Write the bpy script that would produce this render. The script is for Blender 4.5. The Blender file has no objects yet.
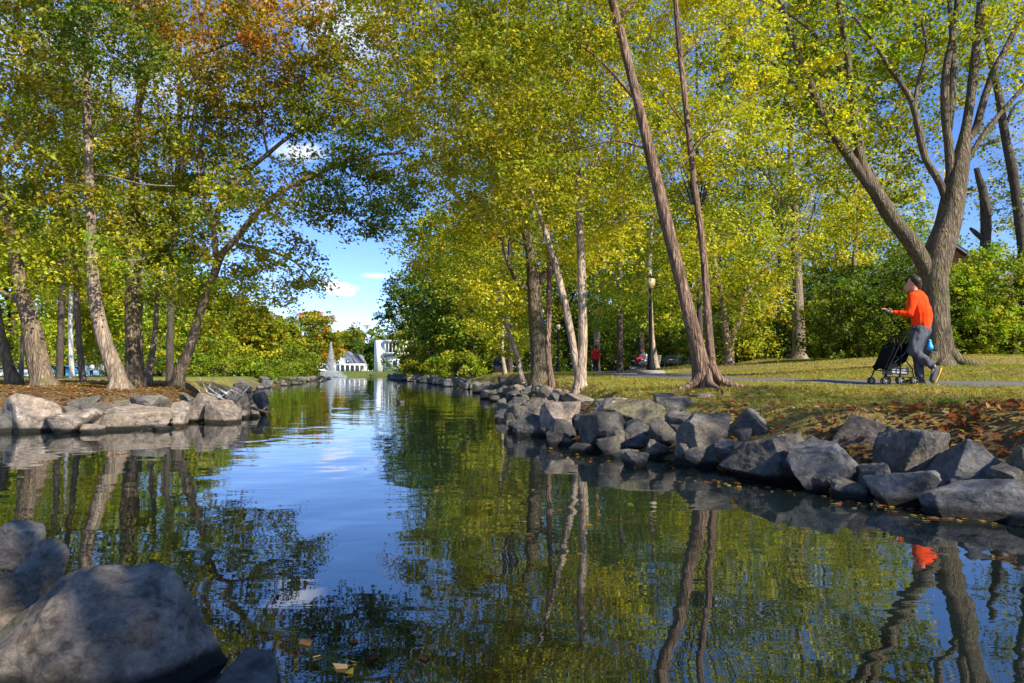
import bpy, bmesh, math, random
import numpy as np
from mathutils import Vector, Matrix
from mathutils.geometry import tessellate_polygon
random.seed(7); RNG = np.random.default_rng(7)
sc = bpy.context.scene
COL = sc.collection
R = math.radians
# ------------------------------------------------------------------ camera model
FPX, HOR, CH = 683.0, 371.0, 0.87
PITCH = math.atan((HOR - 341.5) / FPX)
cp, sp = math.cos(PITCH), math.sin(PITCH)
def at(px, py, d):
    """world point seen at pixel (px,py) whose world Y is d"""
    u, v = px - 512.0, 341.5 - py
    X, Y, Z = u, FPX * cp - v * sp, FPX * sp + v * cp
    k = d / Y
    return np.array([X * k, d, CH + Z * k])
def pxm(d): return d / FPX
# ------------------------------------------------------------------ noise
def _hash(ix, iy, iz, seed):
    h = (ix * 374761393 + iy * 668265263 + iz * 2147483647 + seed * 1274126177) & 0xffffffff
    h = ((h ^ (h >> 13)) * 1274126177) & 0xffffffff
    h = ((h ^ (h >> 16)) * 2246822519) & 0xffffffff
    return ((h ^ (h >> 15)) & 0xffff) / 65535.0
def vnoise(P, seed=0):
    P = np.asarray(P, float); i = np.floor(P).astype(np.int64); f = P - i; f = f * f * (3 - 2 * f)
    o = 0
    for dx in (0, 1):
        for dy in (0, 1):
            for dz in (0, 1):
                w = (f[:, 0] if dx else 1 - f[:, 0]) * (f[:, 1] if dy else 1 - f[:, 1]) * (f[:, 2] if dz else 1 - f[:, 2])
                o = o + w * _hash(i[:, 0] + dx, i[:, 1] + dy, i[:, 2] + dz, seed)
    return o * 2 - 1
def fbm(P, octv=4, seed=0, gain=.5):
    P = np.asarray(P, float); a, o = 1.0, 0
    for k in range(octv):
        o = o + a * vnoise(P * (2 ** k) + 13.7 * k, seed + k); a *= gain
    return o
# ------------------------------------------------------------------ mesh helpers
def link(o, parent=None):
    COL.objects.link(o)
    if parent is not None: o.parent = parent
    return o
def mkobj(name, V, F, mat, parent=None, smooth=False, col=None, matidx=None):
    """F: (n,3) or (n,4) int array or list of such arrays"""
    V = np.asarray(V, np.float32).reshape(-1, 3)
    if not isinstance(F, list): F = [F]
    F = [np.asarray(f, np.int32) for f in F if len(f)]
    me = bpy.data.meshes.new(name)
    me.vertices.add(len(V)); me.vertices.foreach_set('co', V.ravel())
    li = np.concatenate([f.ravel() for f in F]); tot = np.concatenate([np.full(len(f), f.shape[1], np.int32) for f in F])
    st = np.concatenate([[0], np.cumsum(tot)[:-1]]).astype(np.int32)
    me.loops.add(len(li)); me.loops.foreach_set('vertex_index', li)
    me.polygons.add(len(tot)); me.polygons.foreach_set('loop_start', st)
    try: me.polygons.foreach_set('loop_total', tot)
    except Exception: pass
    if smooth: me.polygons.foreach_set('use_smooth', np.ones(len(tot), bool))
    for m in (mat if isinstance(mat, (list, tuple)) else [mat]): me.materials.append(m)
    if matidx is not None: me.polygons.foreach_set('material_index', np.asarray(matidx, np.int32))
    me.update(calc_edges=True)
    if col is not None:
        a = me.color_attributes.new('col', 'FLOAT_COLOR', 'POINT')
        c = np.ones((len(V), 4), np.float32); c[:, :3] = col; a.data.foreach_set('color', c.ravel())
    me.validate()
    o = bpy.data.objects.new(name, me)
    return link(o, parent)
def tag(o, label=None, cat=None, group=None, kind=None):
    if label: o['label'] = label
    if cat: o['category'] = cat
    if group: o['group'] = group
    if kind: o['kind'] = kind
    return o
def empty(name, loc, label=None, cat=None, group=None, rz=0):
    o = bpy.data.objects.new(name, None); COL.objects.link(o)
    o.location = loc; o.rotation_euler = (0, 0, rz); o.empty_display_size = .2
    return tag(o, label, cat, group)
def copy_tree(o, parent=None):
    c = o.copy(); COL.objects.link(c); c.parent = parent
    for ch in o.children: copy_tree(ch, c)
    return c
class MB:
    """collects shapes into one mesh"""
    def __init__(s): s.V = []; s.F4 = []; s.F3 = []; s.n = 0; s.C = []
    def add(s, V, F):
        V = np.asarray(V, float).reshape(-1, 3)
        for f in F:
            (s.F4 if len(f) == 4 else s.F3).append([i + s.n for i in f])
        s.V.append(V); s.n += len(V); return s
    def box(s, c, d, rz=0, M=None, taper=1.0):
        x, y, z = [k / 2 for k in d]
        P = np.array([[-x, -y, -z], [x, -y, -z], [x, y, -z], [-x, y, -z], [-x * taper, -y * taper, z], [x * taper, -y * taper, z], [x * taper, y * taper, z], [-x * taper, y * taper, z]])
        if rz:
            a, b = math.cos(rz), math.sin(rz); P = P @ np.array([[a, b, 0], [-b, a, 0], [0, 0, 1]])
        if M is not None: P = P @ np.array(M).T
        return s.add(P + np.array(c), [(0, 3, 2, 1), (4, 5, 6, 7), (0, 1, 5, 4), (1, 2, 6, 5), (2, 3, 7, 6), (3, 0, 4, 7)])
    def tube(s, P, r, n=8, cap=True, flat=1.0):
        V, F = tube_arrays(P, r, n, cap, flat); return s.add(V, F)
    def prism(s, pts, y0, y1):
        """xz outline extruded in y"""
        n = len(pts); V = [(x, y0, z) for x, z in pts] + [(x, y1, z) for x, z in pts]
        F = [(i, (i + 1) % n, n + (i + 1) % n, n + i) for i in range(n)]
        tri = tessellate_polygon([[Vector((x, z, 0)) for x, z in pts]])
        F += [(a, b, c) for a, b, c in tri] + [(n + c, n + b, n + a) for a, b, c in tri]
        return s.add(V, F)
    def lathe(s, prof, c=(0, 0, 0), n=16):
        V = []; F = []
        for r_, z in prof:
            for k in range(n):
                a = 2 * math.pi * k / n; V.append((c[0] + r_ * math.cos(a), c[1] + r_ * math.sin(a), c[2] + z))
        for i in range(len(prof) - 1):
            for k in range(n):
                F.append((i * n + k, i * n + (k + 1) % n, (i + 1) * n + (k + 1) % n, (i + 1) * n + k))
        return s.add(V, F)
    def build(s, name, mat, parent=None, smooth=False, bevel=0):
        F = []
        if s.F4: F.append(np.array(s.F4))
        if s.F3: F.append(np.array(s.F3))
        o = mkobj(name, np.concatenate(s.V), F, mat, parent, smooth)
        if bevel:
            m = o.modifiers.new('b', 'BEVEL'); m.width = bevel; m.segments = 2; m.limit_method = 'ANGLE'
        return o
def frames(P):
    P = np.asarray(P, float); T = np.gradient(P, axis=0); T /= np.linalg.norm(T, axis=1)[:, None] + 1e-12
    up = np.array([0, 0, 1.0]) if abs(T[0, 2]) < .9 else np.array([1.0, 0, 0])
    N = np.zeros_like(P); n = np.cross(T[0], up); n /= np.linalg.norm(n); N[0] = n
    for i in range(1, len(P)):
        n = N[i - 1] - T[i] * np.dot(N[i - 1], T[i]); n /= np.linalg.norm(n) + 1e-12; N[i] = n
    return T, N, np.cross(T, N)
def tube_arrays(P, r, n=8, cap=True, flat=1.0):
    P = np.asarray(P, float); r = np.broadcast_to(np.asarray(r, float), (len(P),))
    T, N, B = frames(P); a = np.arange(n) * 2 * math.pi / n
    V = P[:, None, :] + r[:, None, None] * (np.cos(a)[None, :, None] * N[:, None, :] + flat * np.sin(a)[None, :, None] * B[:, None, :])
    V = V.reshape(-1, 3); F = []
    for i in range(len(P) - 1):
        for k in range(n):
            F.append((i * n + k, i * n + (k + 1) % n, (i + 1) * n + (k + 1) % n, (i + 1) * n + k))
    if cap:
        V = np.vstack([V, P[0], P[-1]]); c0 = len(P) * n
        F += [(c0, (k + 1) % n, k) for k in range(n)]
        e = (len(P) - 1) * n; F += [(c0 + 1, e + k, e + (k + 1) % n) for k in range(n)]
    return V, F
def catmull(P, step):
    P = np.asarray(P, float); Q = np.vstack([2 * P[0] - P[1], P, 2 * P[-1] - P[-2]]); out = []
    for i in range(1, len(Q) - 2):
        L = np.linalg.norm(Q[i + 1][:3] - Q[i][:3]); m = max(2, int(L / step))
        t = (np.arange(m) / m)[:, None]
        out.append(.5 * ((2 * Q[i]) + (-Q[i - 1] + Q[i + 1]) * t + (2 * Q[i - 1] - 5 * Q[i] + 4 * Q[i + 1] - Q[i + 2]) * t ** 2 + (-Q[i - 1] + 3 * Q[i] - 3 * Q[i + 1] + Q[i + 2]) * t ** 3))
    out.append(Q[-2][None]); return np.vstack(out)
# ------------------------------------------------------------------ materials
def newmat(name):
    m = bpy.data.materials.new(name); m.use_nodes = True; nt = m.node_tree; nt.nodes.clear()
    out = nt.nodes.new('ShaderNodeOutputMaterial'); return m, nt, out
def N(nt, t, **kw):
    n = nt.nodes.new(t)
    for k, v in kw.items():
        if k.startswith('i_'): n.inputs[k[2:].replace('_', ' ')].default_value = v
        else: setattr(n, k, v)
    return n
def ramp(nt, fac, stops):
    r = nt.nodes.new('ShaderNodeValToRGB'); e = r.color_ramp.elements
    while len(e) < len(stops): e.new(.5)
    for i, (p, c) in enumerate(stops): e[i].position = p; e[i].color = (*c, 1)
    nt.links.new(fac, r.inputs[0]); return r.outputs[0]
def coords(nt, scale=(1, 1, 1), kind='Object'):
    tc = N(nt, 'ShaderNodeTexCoord'); mp = N(nt, 'ShaderNodeMapping'); mp.inputs['Scale'].default_value = scale
    nt.links.new(tc.outputs[kind], mp.inputs[0]); return mp.outputs[0]
def noise(nt, vec, scale, detail=4, rough=.55, dist=0):
    n = N(nt, 'ShaderNodeTexNoise'); n.inputs['Scale'].default_value = scale; n.inputs['Detail'].default_value = detail
    n.inputs['Roughness'].default_value = rough; n.inputs['Distortion'].default_value = dist
    nt.links.new(vec, n.inputs['Vector']); return n.outputs['Fac']
def mix(nt, fac, a, b, mode='MIX'):
    m = N(nt, 'ShaderNodeMix', data_type='RGBA', blend_type=mode)
    for i, v in ((0, fac), (6, a), (7, b)):
        if hasattr(v, 'default_value') or hasattr(v, 'is_output'): nt.links.new(v, m.inputs[i])
        else: m.inputs[i].default_value = v if i == 0 else (*v, 1)
    return m.outputs[2]
def bump(nt, h, dist, strength=1, prev=None):
    b = N(nt, 'ShaderNodeBump'); b.inputs['Distance'].default_value = dist; b.inputs['Strength'].default_value = strength
    nt.links.new(h, b.inputs['Height'])
    if prev is not None: nt.links.new(prev, b.inputs['Normal'])
    return b.outputs[0]
def principled(nt, out, color, rough=.8, normal=None, spec=.3, metal=0):
    p = N(nt, 'ShaderNodeBsdfPrincipled')
    if isinstance(color, tuple): p.inputs['Base Color'].default_value = (*color, 1)
    else: nt.links.new(color, p.inputs['Base Color'])
    p.inputs['Roughness'].default_value = rough; p.inputs['Specular IOR Level'].default_value = spec; p.inputs['Metallic'].default_value = metal
    if normal is not None: nt.links.new(normal, p.inputs['Normal'])
    nt.links.new(p.outputs[0], out.inputs[0]); return p
def plain(name, c, rough=.6, var=.15, scale=8, spec=.4, metal=0, bd=0):
    m, nt, out = newmat(name); v = coords(nt); f = noise(nt, v, scale, 4)
    col = ramp(nt, f, [(.3, tuple(k * (1 - var) for k in c)), (.7, tuple(min(1, k * (1 + var)) for k in c))])
    principled(nt, out, col, rough, bump(nt, f, bd) if bd else None, spec, metal); return m
def bark_mat(name, dark, light, moss=None, flake=1.0, bd=.03):
    m, nt, out = newmat(name)
    v = coords(nt, (1, 1, .22)); a = noise(nt, v, 16, 6, .65, .6)
    vo = N(nt, 'ShaderNodeTexVoronoi', feature='DISTANCE_TO_EDGE'); vo.inputs['Scale'].default_value = 17
    wv = N(nt, 'ShaderNodeVectorMath', operation='ADD'); nt.links.new(v, wv.inputs[0])
    nn = N(nt, 'ShaderNodeTexNoise'); nn.inputs['Scale'].default_value = 6; nt.links.new(v, nn.inputs['Vector'])
    sc_ = N(nt, 'ShaderNodeVectorMath', operation='SCALE'); sc_.inputs['Scale'].default_value = .25; nt.links.new(nn.outputs['Color'], sc_.inputs[0])
    nt.links.new(sc_.outputs[0], wv.inputs[1]); nt.links.new(wv.outputs[0], vo.inputs['Vector'])
    cr = N(nt, 'ShaderNodeMath', operation='MULTIPLY'); cr.inputs[1].default_value = 3.0 * flake; cr.use_clamp = True; nt.links.new(vo.outputs['Distance'], cr.inputs[0])
    hh = N(nt, 'ShaderNodeMath', operation='MULTIPLY'); nt.links.new(cr.outputs[0], hh.inputs[0]); nt.links.new(a, hh.inputs[1])
    h2 = N(nt, 'ShaderNodeMath', operation='ADD'); nt.links.new(hh.outputs[0], h2.inputs[0]); nt.links.new(a, h2.inputs[1])
    c = ramp(nt, h2.outputs[0], [(.35, dark), (.62, tuple((x + y) / 2 for x, y in zip(dark, light))), (.95, light)])
    big = noise(nt, coords(nt), 1.7, 3)
    bigr = N(nt, 'ShaderNodeMapRange'); bigr.inputs[1].default_value = .3; bigr.inputs[2].default_value = .7; bigr.inputs[3].default_value = .7; bigr.inputs[4].default_value = 1.2
    nt.links.new(big, bigr.inputs[0])
    cb = N(nt, 'ShaderNodeCombineColor')
    for i in range(3): nt.links.new(bigr.outputs[0], cb.inputs[i])
    c = mix(nt, 1.0, c, cb.outputs[0], 'MULTIPLY')
    if moss:
        mm = noise(nt, coords(nt), 3.2, 5, .6); mr = ramp(nt, mm, [(.52, (0, 0, 0)), (.66, (1, 1, 1))])
        c = mix(nt, mr, c, moss)
    principled(nt, out, c, .9, bump(nt, h2.outputs[0], bd), .15); return m
def leaf_mat():
    m, nt, out = newmat('leaf')
    a = N(nt, 'ShaderNodeAttribute', attribute_name='col')
    d = N(nt, 'ShaderNodeBsdfDiffuse'); t = N(nt, 'ShaderNodeBsdfTranslucent'); g = N(nt, 'ShaderNodeBsdfGlossy'); g.inputs['Roughness'].default_value = .45
    nt.links.new(a.outputs['Color'], d.inputs[0])
    tc = mix(nt, 1.0, a.outputs['Color'], (1.15, 1.25, .6), 'MULTIPLY'); nt.links.new(tc, t.inputs[0])
    g.inputs[0].default_value = (.5, .5, .5, 1)
    m1 = N(nt, 'ShaderNodeMixShader'); m1.inputs[0].default_value = .45; nt.links.new(d.outputs[0], m1.inputs[1]); nt.links.new(t.outputs[0], m1.inputs[2])
    m2 = N(nt, 'ShaderNodeMixShader'); m2.inputs[0].default_value = .022; nt.links.new(m1.outputs[0], m2.inputs[1]); nt.links.new(g.outputs[0], m2.inputs[2])
    nt.links.new(m2.outputs[0], out.inputs[0]); return m
def rock_mat(name, base, lichen, warm, k=1.35):
    m, nt, out = newmat(name); v = coords(nt, (k, k, k * 1.25))
    oi = N(nt, 'ShaderNodeObjectInfo')
    off = N(nt, 'ShaderNodeVectorMath', operation='ADD'); cx = N(nt, 'ShaderNodeCombineXYZ')
    mu = N(nt, 'ShaderNodeMath', operation='MULTIPLY'); mu.inputs[1].default_value = 50; nt.links.new(oi.outputs['Random'], mu.inputs[0])
    for i in range(3): nt.links.new(mu.outputs[0], cx.inputs[i])
    nt.links.new(v, off.inputs[0]); nt.links.new(cx.outputs[0], off.inputs[1]); v = off.outputs[0]
    f1 = noise(nt, v, 3.0, 8, .62, .3); f2 = noise(nt, v, 22, 6, .7); f3 = noise(nt, v, 1.6, 3, .5)
    c = ramp(nt, f1, [(.32, tuple(k * .5 for k in base)), (.5, base), (.68, tuple(min(1, k * 1.6) for k in base))])
    wm = ramp(nt, f3, [(.48, (0, 0, 0)), (.6, (1, 1, 1))]); c = mix(nt, wm, c, mix(nt, .55, base, warm))
    f5 = noise(nt, v, 7.5, 9, .75, .5); dk_ = ramp(nt, f5, [(.36, (.28, .27, .26)), (.5, (.95, .95, .95)), (.66, (1.5, 1.48, 1.42))]); c = mix(nt, .85, c, mix(nt, 1.0, c, dk_, 'MULTIPLY'))
    mo = ramp(nt, noise(nt, v, 2.4, 6, .65, .4), [(.55, (0, 0, 0)), (.68, (.65, .65, .65))]); c = mix(nt, mo, c, (.085, .085, .04))
    li = ramp(nt, noise(nt, v, 16, 6, .75), [(.57, (0, 0, 0)), (.61, (1, 1, 1))]); lim = mix(nt, .55, (0, 0, 0), li); c = mix(nt, lim, c, lichen)
    rnd = N(nt, 'ShaderNodeMapRange'); rnd.inputs[3].default_value = .72; rnd.inputs[4].default_value = 1.3; nt.links.new(oi.outputs['Random'], rnd.inputs[0])
    cb = N(nt, 'ShaderNodeCombineColor')
    for i in range(3): nt.links.new(rnd.outputs[0], cb.inputs[i])
    c = mix(nt, 1.0, c, cb.outputs[0], 'MULTIPLY')
    # damp, stained band just above the water
    geo = N(nt, 'ShaderNodeNewGeometry'); sx = N(nt, 'ShaderNodeSeparateXYZ'); nt.links.new(geo.outputs['Position'], sx.inputs[0])
    nz = N(nt, 'ShaderNodeMath', operation='MULTIPLY_ADD'); nz.inputs[1].default_value = .05; nt.links.new(f1, nz.inputs[0]); nt.links.new(sx.outputs[2], nz.inputs[2])
    wet = N(nt, 'ShaderNodeMapRange'); wet.inputs[1].default_value = .065; wet.inputs[2].default_value = .1; nt.links.new(nz.outputs[0], wet.inputs[0])
    c = mix(nt, wet.outputs[0], (.022, .02, .014), c)
    cr = N(nt, 'ShaderNodeTexVoronoi', feature='DISTANCE_TO_EDGE'); cr.inputs['Scale'].default_value = 4; nt.links.new(v, cr.inputs['Vector'])
    n1 = bump(nt, f5, .1 / k); n2 = bump(nt, f2, .04 / k, 1, n1)
    p = principled(nt, out, c, .8, n2, .35); return m
M = {}
M['leaf'] = leaf_mat()
M['bark_pink'] = bark_mat('bark_pink', (.055, .032, .022), (.38, .25, .17), None, .7, .06)
M['bark_birch'] = bark_mat('bark_birch', (.12, .085, .06), (.48, .37, .27), None, 1.4, .015)
M['bark_grey'] = bark_mat('bark_grey', (.045, .035, .024), (.27, .21, .145), (.13, .13, .045), .8, .07)
M['bark_tan'] = bark_mat('bark_tan', (.08, .06, .042), (.33, .255, .18), None, 1.1, .025)
M['bark_brown'] = bark_mat('bark_brown', (.06, .044, .032), (.3, .22, .15), (.12, .11, .04), 1.0, .035)
M['bark_dark'] = bark_mat('bark_dark', (.03, .025, .02), (.11, .09, .07), None, 1.0, .03)
M['bark_white'] = bark_mat('bark_white', (.15, .15, .15), (.55, .55, .53), None, 2.0, .01)
M['rock_grey'] = rock_mat('rock_grey', (.19, .175, .155), (.36, .33, .26), (.24, .19, .125))
M['rock_tan'] = rock_mat('rock_tan', (.3, .245, .2), (.42, .37, .3), (.36, .27, .19))
M['rock_moss'] = rock_mat('rock_moss', (.23, .2, .125), (.38, .34, .22), (.27, .22, .1))
M['rock_slate'] = rock_mat('rock_slate', (.17, .17, .17), (.3, .29, .26), (.2, .175, .14))
M['rock_fore'] = rock_mat('rock_fore', (.29, .245, .195), (.42, .38, .28), (.31, .22, .14), 2.6)
# ------------------------------------------------------------------ shore line and terrain
def W(px, py, k=FPX * CH):
    p = at(px, py, 1.0); s = CH / (CH - p[2]); return (p[0] * s, s)
right_sh = [(9, 1.2), (5.2, 1.6), (3.4, 2.3), W(1024, 527), W(900, 503), W(800, 492), W(700, 477), W(600, 459), W(540, 444), W(515, 430), W(500, 411), W(488, 397), W(470, 390), W(440, 385), W(415, 382), W(395, 380), (-15.5, 86), (-17.5, 97), (-23, 102)]
left_sh = [(-29, 100), (-24, 88), (-19.7, 74), (-16.4, 56), (-14, 44), (-12.6, 35), (-9, 22), (-6.1, 16.5), (-5.2, 14.2), (-4.75, 11.9), (-5.4, 10.7), (-6.1, 9.9), (-7.3, 9.8), (-10, 9.9), (-16, 10.5)]
near_sh = [(-16, 4), (-8, 3.2), (-3.4, 2.9), (-1.95, 2.45), (-1.2, 2.3), (-.75, 1.95), (-.45, 1.55), (0.2, 1.1), (2, .9), (5, .3), (9, .2)]
POLY = np.array(right_sh + left_sh + near_sh)
def seg_dist(P, A, B):
    AB = B - A; t = np.clip(((P - A) @ AB) / (AB @ AB), 0, 1); return np.linalg.norm(P - (A + t[:, None] * AB), axis=1)
def shore(P):
    """signed distance to the shore, positive on land"""
    P = np.asarray(P, float); d = np.full(len(P), 1e9); ins = np.zeros(len(P), bool); n = len(POLY)
    for i in range(n):
        A, B = POLY[i], POLY[(i + 1) % n]; d = np.minimum(d, seg_dist(P, A, B))
        c = ((A[1] > P[:, 1]) != (B[1] > P[:, 1])); ins ^= c & (P[:, 0] < (B[0] - A[0]) * (P[:, 1] - A[1]) / (B[1] - A[1] + 1e-12) + A[0])
    return np.where(ins, -d, d)
CP = [(1100, 402, 6.6), (900, 408, 6.9), (800, 410, 6.4), (700, 404, 7.5), (620, 397, 9), (560, 392, 11), (705, 388, 9.3), (900, 390, 9.3), (1024, 390, 9.3), (1100, 387, 10.7), (1000, 386, 10.7), (915, 385.5, 11), (740, 381, 13), (690, 379.5, 16), (583, 383, 12), (536, 380, 19),
      (549, 381, 15), (651, 375, 25), (600, 373, 40), (590, 375, 30), (640, 373, 38), (700, 369, 36), (728, 365.5, 30), (799, 361, 34), (935, 366.5, 15), (1030, 366, 15), (1000, 358, 24), (860, 359, 30), (500, 378.5, 42), (470, 379, 60), (850, 379.5, 12.6), (960, 380, 12.4),
      (0, 387, 12.3), (100, 388, 12.3), (200, 387, 13.5), (50, 400, 11), (150, 397, 11.5), (240, 395, 15), (60, 379, 30), (60, 377, 90), (230, 382, 28), (-200, 385, 14)]
CPW = [tuple(at(*c)) for c in CP] + [(-22, 60, .35), (-30, 110, .4), (-10, 110, .5), (10, 100, .7), (60, 80, 1.9), (-60, 150, .5), (0, 200, .6), (30, 200, 1.5), (-1.5, 1.0, .2), (0, -3, .35), (6, -2, .5), (12, 4, .7), (-8, 0, .3), (20, 40, 1.8), (35, 25, 1.9), (16, 24, 1.45), (14, 35, 1.6)]
CPW = np.array(CPW); CPW[:, 2] = np.maximum(CPW[:, 2], .22)
def htop(P):
    P = np.asarray(P, float); out = np.zeros(len(P)); sc_ = 1.0 / (1 + .12 * np.hypot(CPW[:, 0], CPW[:, 1]))
    for i in range(0, len(P), 20000):
        q = P[i:i + 20000]; D = np.linalg.norm(q[:, None, :] - CPW[None, :, :2], axis=2) * sc_[None]
        w = 1 / (D ** 3 + .02); out[i:i + 20000] = (w @ CPW[:, 2]) / w.sum(1)
    return out
path_pts = catmull(np.array([(30, 8.2, 0), (16, 9.4, 0), (10.5, 10.3, 0), (7.2, 10.95, 0), (5.4, 12.2, 0), (4.55, 15, 0), (4.3, 20, 0), (4.5, 27, 0), (5.1, 35, 0), (5.6, 44, 0), (5.4, 58, 0), (3, 80, 0), (0, 110, 0)], float), .5)[:, :2]
def sstep(a, b, x): t = np.clip((x - a) / (b - a), 0, 1); return t * t * (3 - 2 * t)
def ground(P, lower=False):
    P = np.asarray(P, float).reshape(-1, 2); s = shore(P); H = htop(P)
    Q = np.column_stack([P, np.zeros(len(P))])
    dist = np.hypot(P[:, 0], P[:, 1])
    H = H + .02 * fbm(Q * 1.3, 3, 5) * sstep(.3, 1.5, s) * (dist < 80)
    z = -.6 + (H + .6) * np.clip((s + .6 + .12 * fbm(Q * 2.1, 2, 9)) / 2.1, 0, 1) ** 1.25
    z = np.where(s < -.05, np.minimum(z, -.03), z)
    if lower:
        pd = np.full(len(P), 1e9)
        for i in range(len(path_pts) - 1):
            pd = np.minimum(pd, seg_dist(P, path_pts[i], path_pts[i + 1]))
        z = z - .05 * sstep(1.25, 1.0, pd)
    return z
def gz(x, y): return float(ground([[x, y]])[0])
def spaced(c, lo, hi, h0, n):
    def side(L):
        if L <= 0: return np.array([])
        k = 1; t = np.arange(1, n + 1)
        a, b = 1e-4, .2
        for _ in range(60):
            m = (a + b) / 2; tot = h0 * (math.exp(m * n) - 1) / m
            if tot > L: b = m
            else: a = m
        return h0 * (np.exp(a * t) - 1) / a
    return np.concatenate([c - side(c - lo)[::-1], [c], c + side(hi - c)])
gx = spaced(2.0, -420, 420, .11, 150); gy = spaced(8.0, -40, 760, .1, 150)
GX, GY = np.meshgrid(gx, gy); P2 = np.column_stack([GX.ravel(), GY.ravel()])
GZ = ground(P2, True); nx, ny = len(gx), len(gy)
idx = np.arange(nx * ny).reshape(ny, nx)
GF = np.column_stack([idx[:-1, :-1].ravel(), idx[:-1, 1:].ravel(), idx[1:, 1:].ravel(), idx[1:, :-1].ravel()])
def litter_amt(P):
    """how much leaf litter / bare soil covers the ground at P"""
    s = shore(P); Q = np.column_stack([P, np.zeros(len(P))]); n1 = fbm(Q * .9, 3, 31); n2 = fbm(Q * .35, 3, 41)
    right = P[:, 0] > -1.2 - .06 * P[:, 1]
    a = sstep(1.75, .7, s + .6 * n1) * .9
    a = np.maximum(a, sstep(.15, .75, n2 + .3 * n1) * .6)
    b = sstep(26, 14, P[:, 1]) * .95
    return np.where(right, a, np.maximum(a, b))
LIT = litter_amt(P2)
gm, nt, out = newmat('ground')
at_ = N(nt, 'ShaderNodeAttribute', attribute_name='col'); v = coords(nt)
f1 = noise(nt, v, 2.2, 6, .65); f2 = noise(nt, v, 28, 5, .7); f3 = noise(nt, v, .5, 3)
grass = ramp(nt, f2, [(.3, (.1, .1, .02)), (.5, (.22, .2, .04)), (.7, (.36, .29, .09))])
grass = mix(nt, ramp(nt, f1, [(.38, (0, 0, 0)), (.62, (1, 1, 1))]), grass, (.34, .26, .08))
soil = ramp(nt, f2, [(.3, (.045, .03, .018)), (.5, (.13, .08, .045)), (.7, (.26, .15, .075))])
sepc = N(nt, 'ShaderNodeSeparateColor'); nt.links.new(at_.outputs['Color'], sepc.inputs[0])
grass = mix(nt, sepc.outputs[1], grass, ramp(nt, f1, [(.35, (.07, .13, .02)), (.65, (.16, .2, .035))]))
c = mix(nt, sepc.outputs[0], grass, soil)
principled(nt, out, c, .95, bump(nt, f2, .03), .1); M['ground'] = gm
g = mkobj('ground', np.column_stack([P2, GZ]), GF, gm, None, True, np.column_stack([LIT, sstep(24, 42, P2[:, 1]) * np.where(P2[:, 0] < -3, 1, .45), LIT])); tag(g, 'grassy leaf strewn park ground with banks around the pond', 'ground', kind='structure')
# path
am, nt, out = newmat('asphalt'); v = coords(nt); f = noise(nt, v, 60, 4, .7); f2 = noise(nt, v, 1.2, 4)
c = ramp(nt, f, [(.35, (.085, .08, .08)), (.65, (.16, .15, .155))]); c = mix(nt, ramp(nt, f2, [(.4, (0, 0, 0)), (.7, (.5, .5, .5))]), c, (.2, .17, .16))
principled(nt, out, c, .9, bump(nt, f, .01), .2); M['asphalt'] = am
pp = path_pts; T = np.gradient(pp, axis=0); T /= np.linalg.norm(T, axis=1)[:, None]; Nn = np.column_stack([-T[:, 1], T[:, 0]])
cols = np.linspace(-1.25, 1.25, 9); V = []
wob = fbm(np.column_stack([pp * .8, np.zeros(len(pp))]), 2, 3) * .06
for k, cc in enumerate(cols):
    e = wob if k in (0, 8) else 0
    V.append(pp + Nn * (cc + (e if np.ndim(e) else 0) * 1.0)[:, None] if np.ndim(e) else pp + Nn * cc)
V = np.stack(V, 1).reshape(-1, 2); Z = ground(V) + .004; n9 = len(cols); L = len(pp)
F = [(i * n9 + k, i * n9 + k + 1, (i + 1) * n9 + k + 1, (i + 1) * n9 + k) for i in range(L - 1) for k in range(n9 - 1)]
pa = mkobj('path', np.column_stack([V, Z]), np.array(F), am, None, True); tag(pa, 'grey asphalt footpath curving through the park lawn', 'path', kind='structure')
# water
wm, nt, out = newmat('water'); v = coords(nt, (1, 1, 1))
vs = coords(nt, (.45, 1.25, 1)); vl = coords(nt, (.6, 1.0, 1))
w1 = noise(nt, vl, 2.6, 2, .45, .4); w2 = noise(nt, vs, 9, 2, .5, .3); w3 = noise(nt, v, .55, 2, .5, .8)
sx = N(nt, 'ShaderNodeSeparateXYZ'); nt.links.new(v, sx.inputs[0])
# calmer and livelier patches of the surface
pt = ramp(nt, noise(nt, v, .22, 2), [(.4, (.35, .35, .35)), (.62, (1, 1, 1))])
far = N(nt, 'ShaderNodeMapRange'); far.inputs[1].default_value = 3; far.inputs[2].default_value = 45; far.inputs[3].default_value = 1; far.inputs[4].default_value = .35; nt.links.new(sx.outputs[1], far.inputs[0])
b1 = bump(nt, w3, .014, .9); b2 = bump(nt, w1, .0036, .9, b1)
b = N(nt, 'ShaderNodeBump'); b.inputs['Distance'].default_value = .0006; nt.links.new(w2, b.inputs['Height']); nt.links.new(pt, b.inputs['Strength']); nt.links.new(b2, b.inputs['Normal'])
gl = N(nt, 'ShaderNodeBsdfGlossy'); gl.inputs['Roughness'].default_value = .012; gl.inputs[0].default_value = (.93, .96, 1, 1); nt.links.new(b.outputs[0], gl.inputs['Normal'])
df = N(nt, 'ShaderNodeBsdfDiffuse'); df.inputs[0].default_value = (.006, .011, .009, 1)
fr = N(nt, 'ShaderNodeFresnel'); fr.inputs['IOR'].default_value = 2.7; nt.links.new(b.outputs[0], fr.inputs['Normal'])
ms = N(nt, 'ShaderNodeMixShader'); nt.links.new(fr.outputs[0], ms.inputs[0]); nt.links.new(df.outputs[0], ms.inputs[1]); nt.links.new(gl.outputs[0], ms.inputs[2]); nt.links.new(ms.outputs[0], out.inputs[0])
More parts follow.
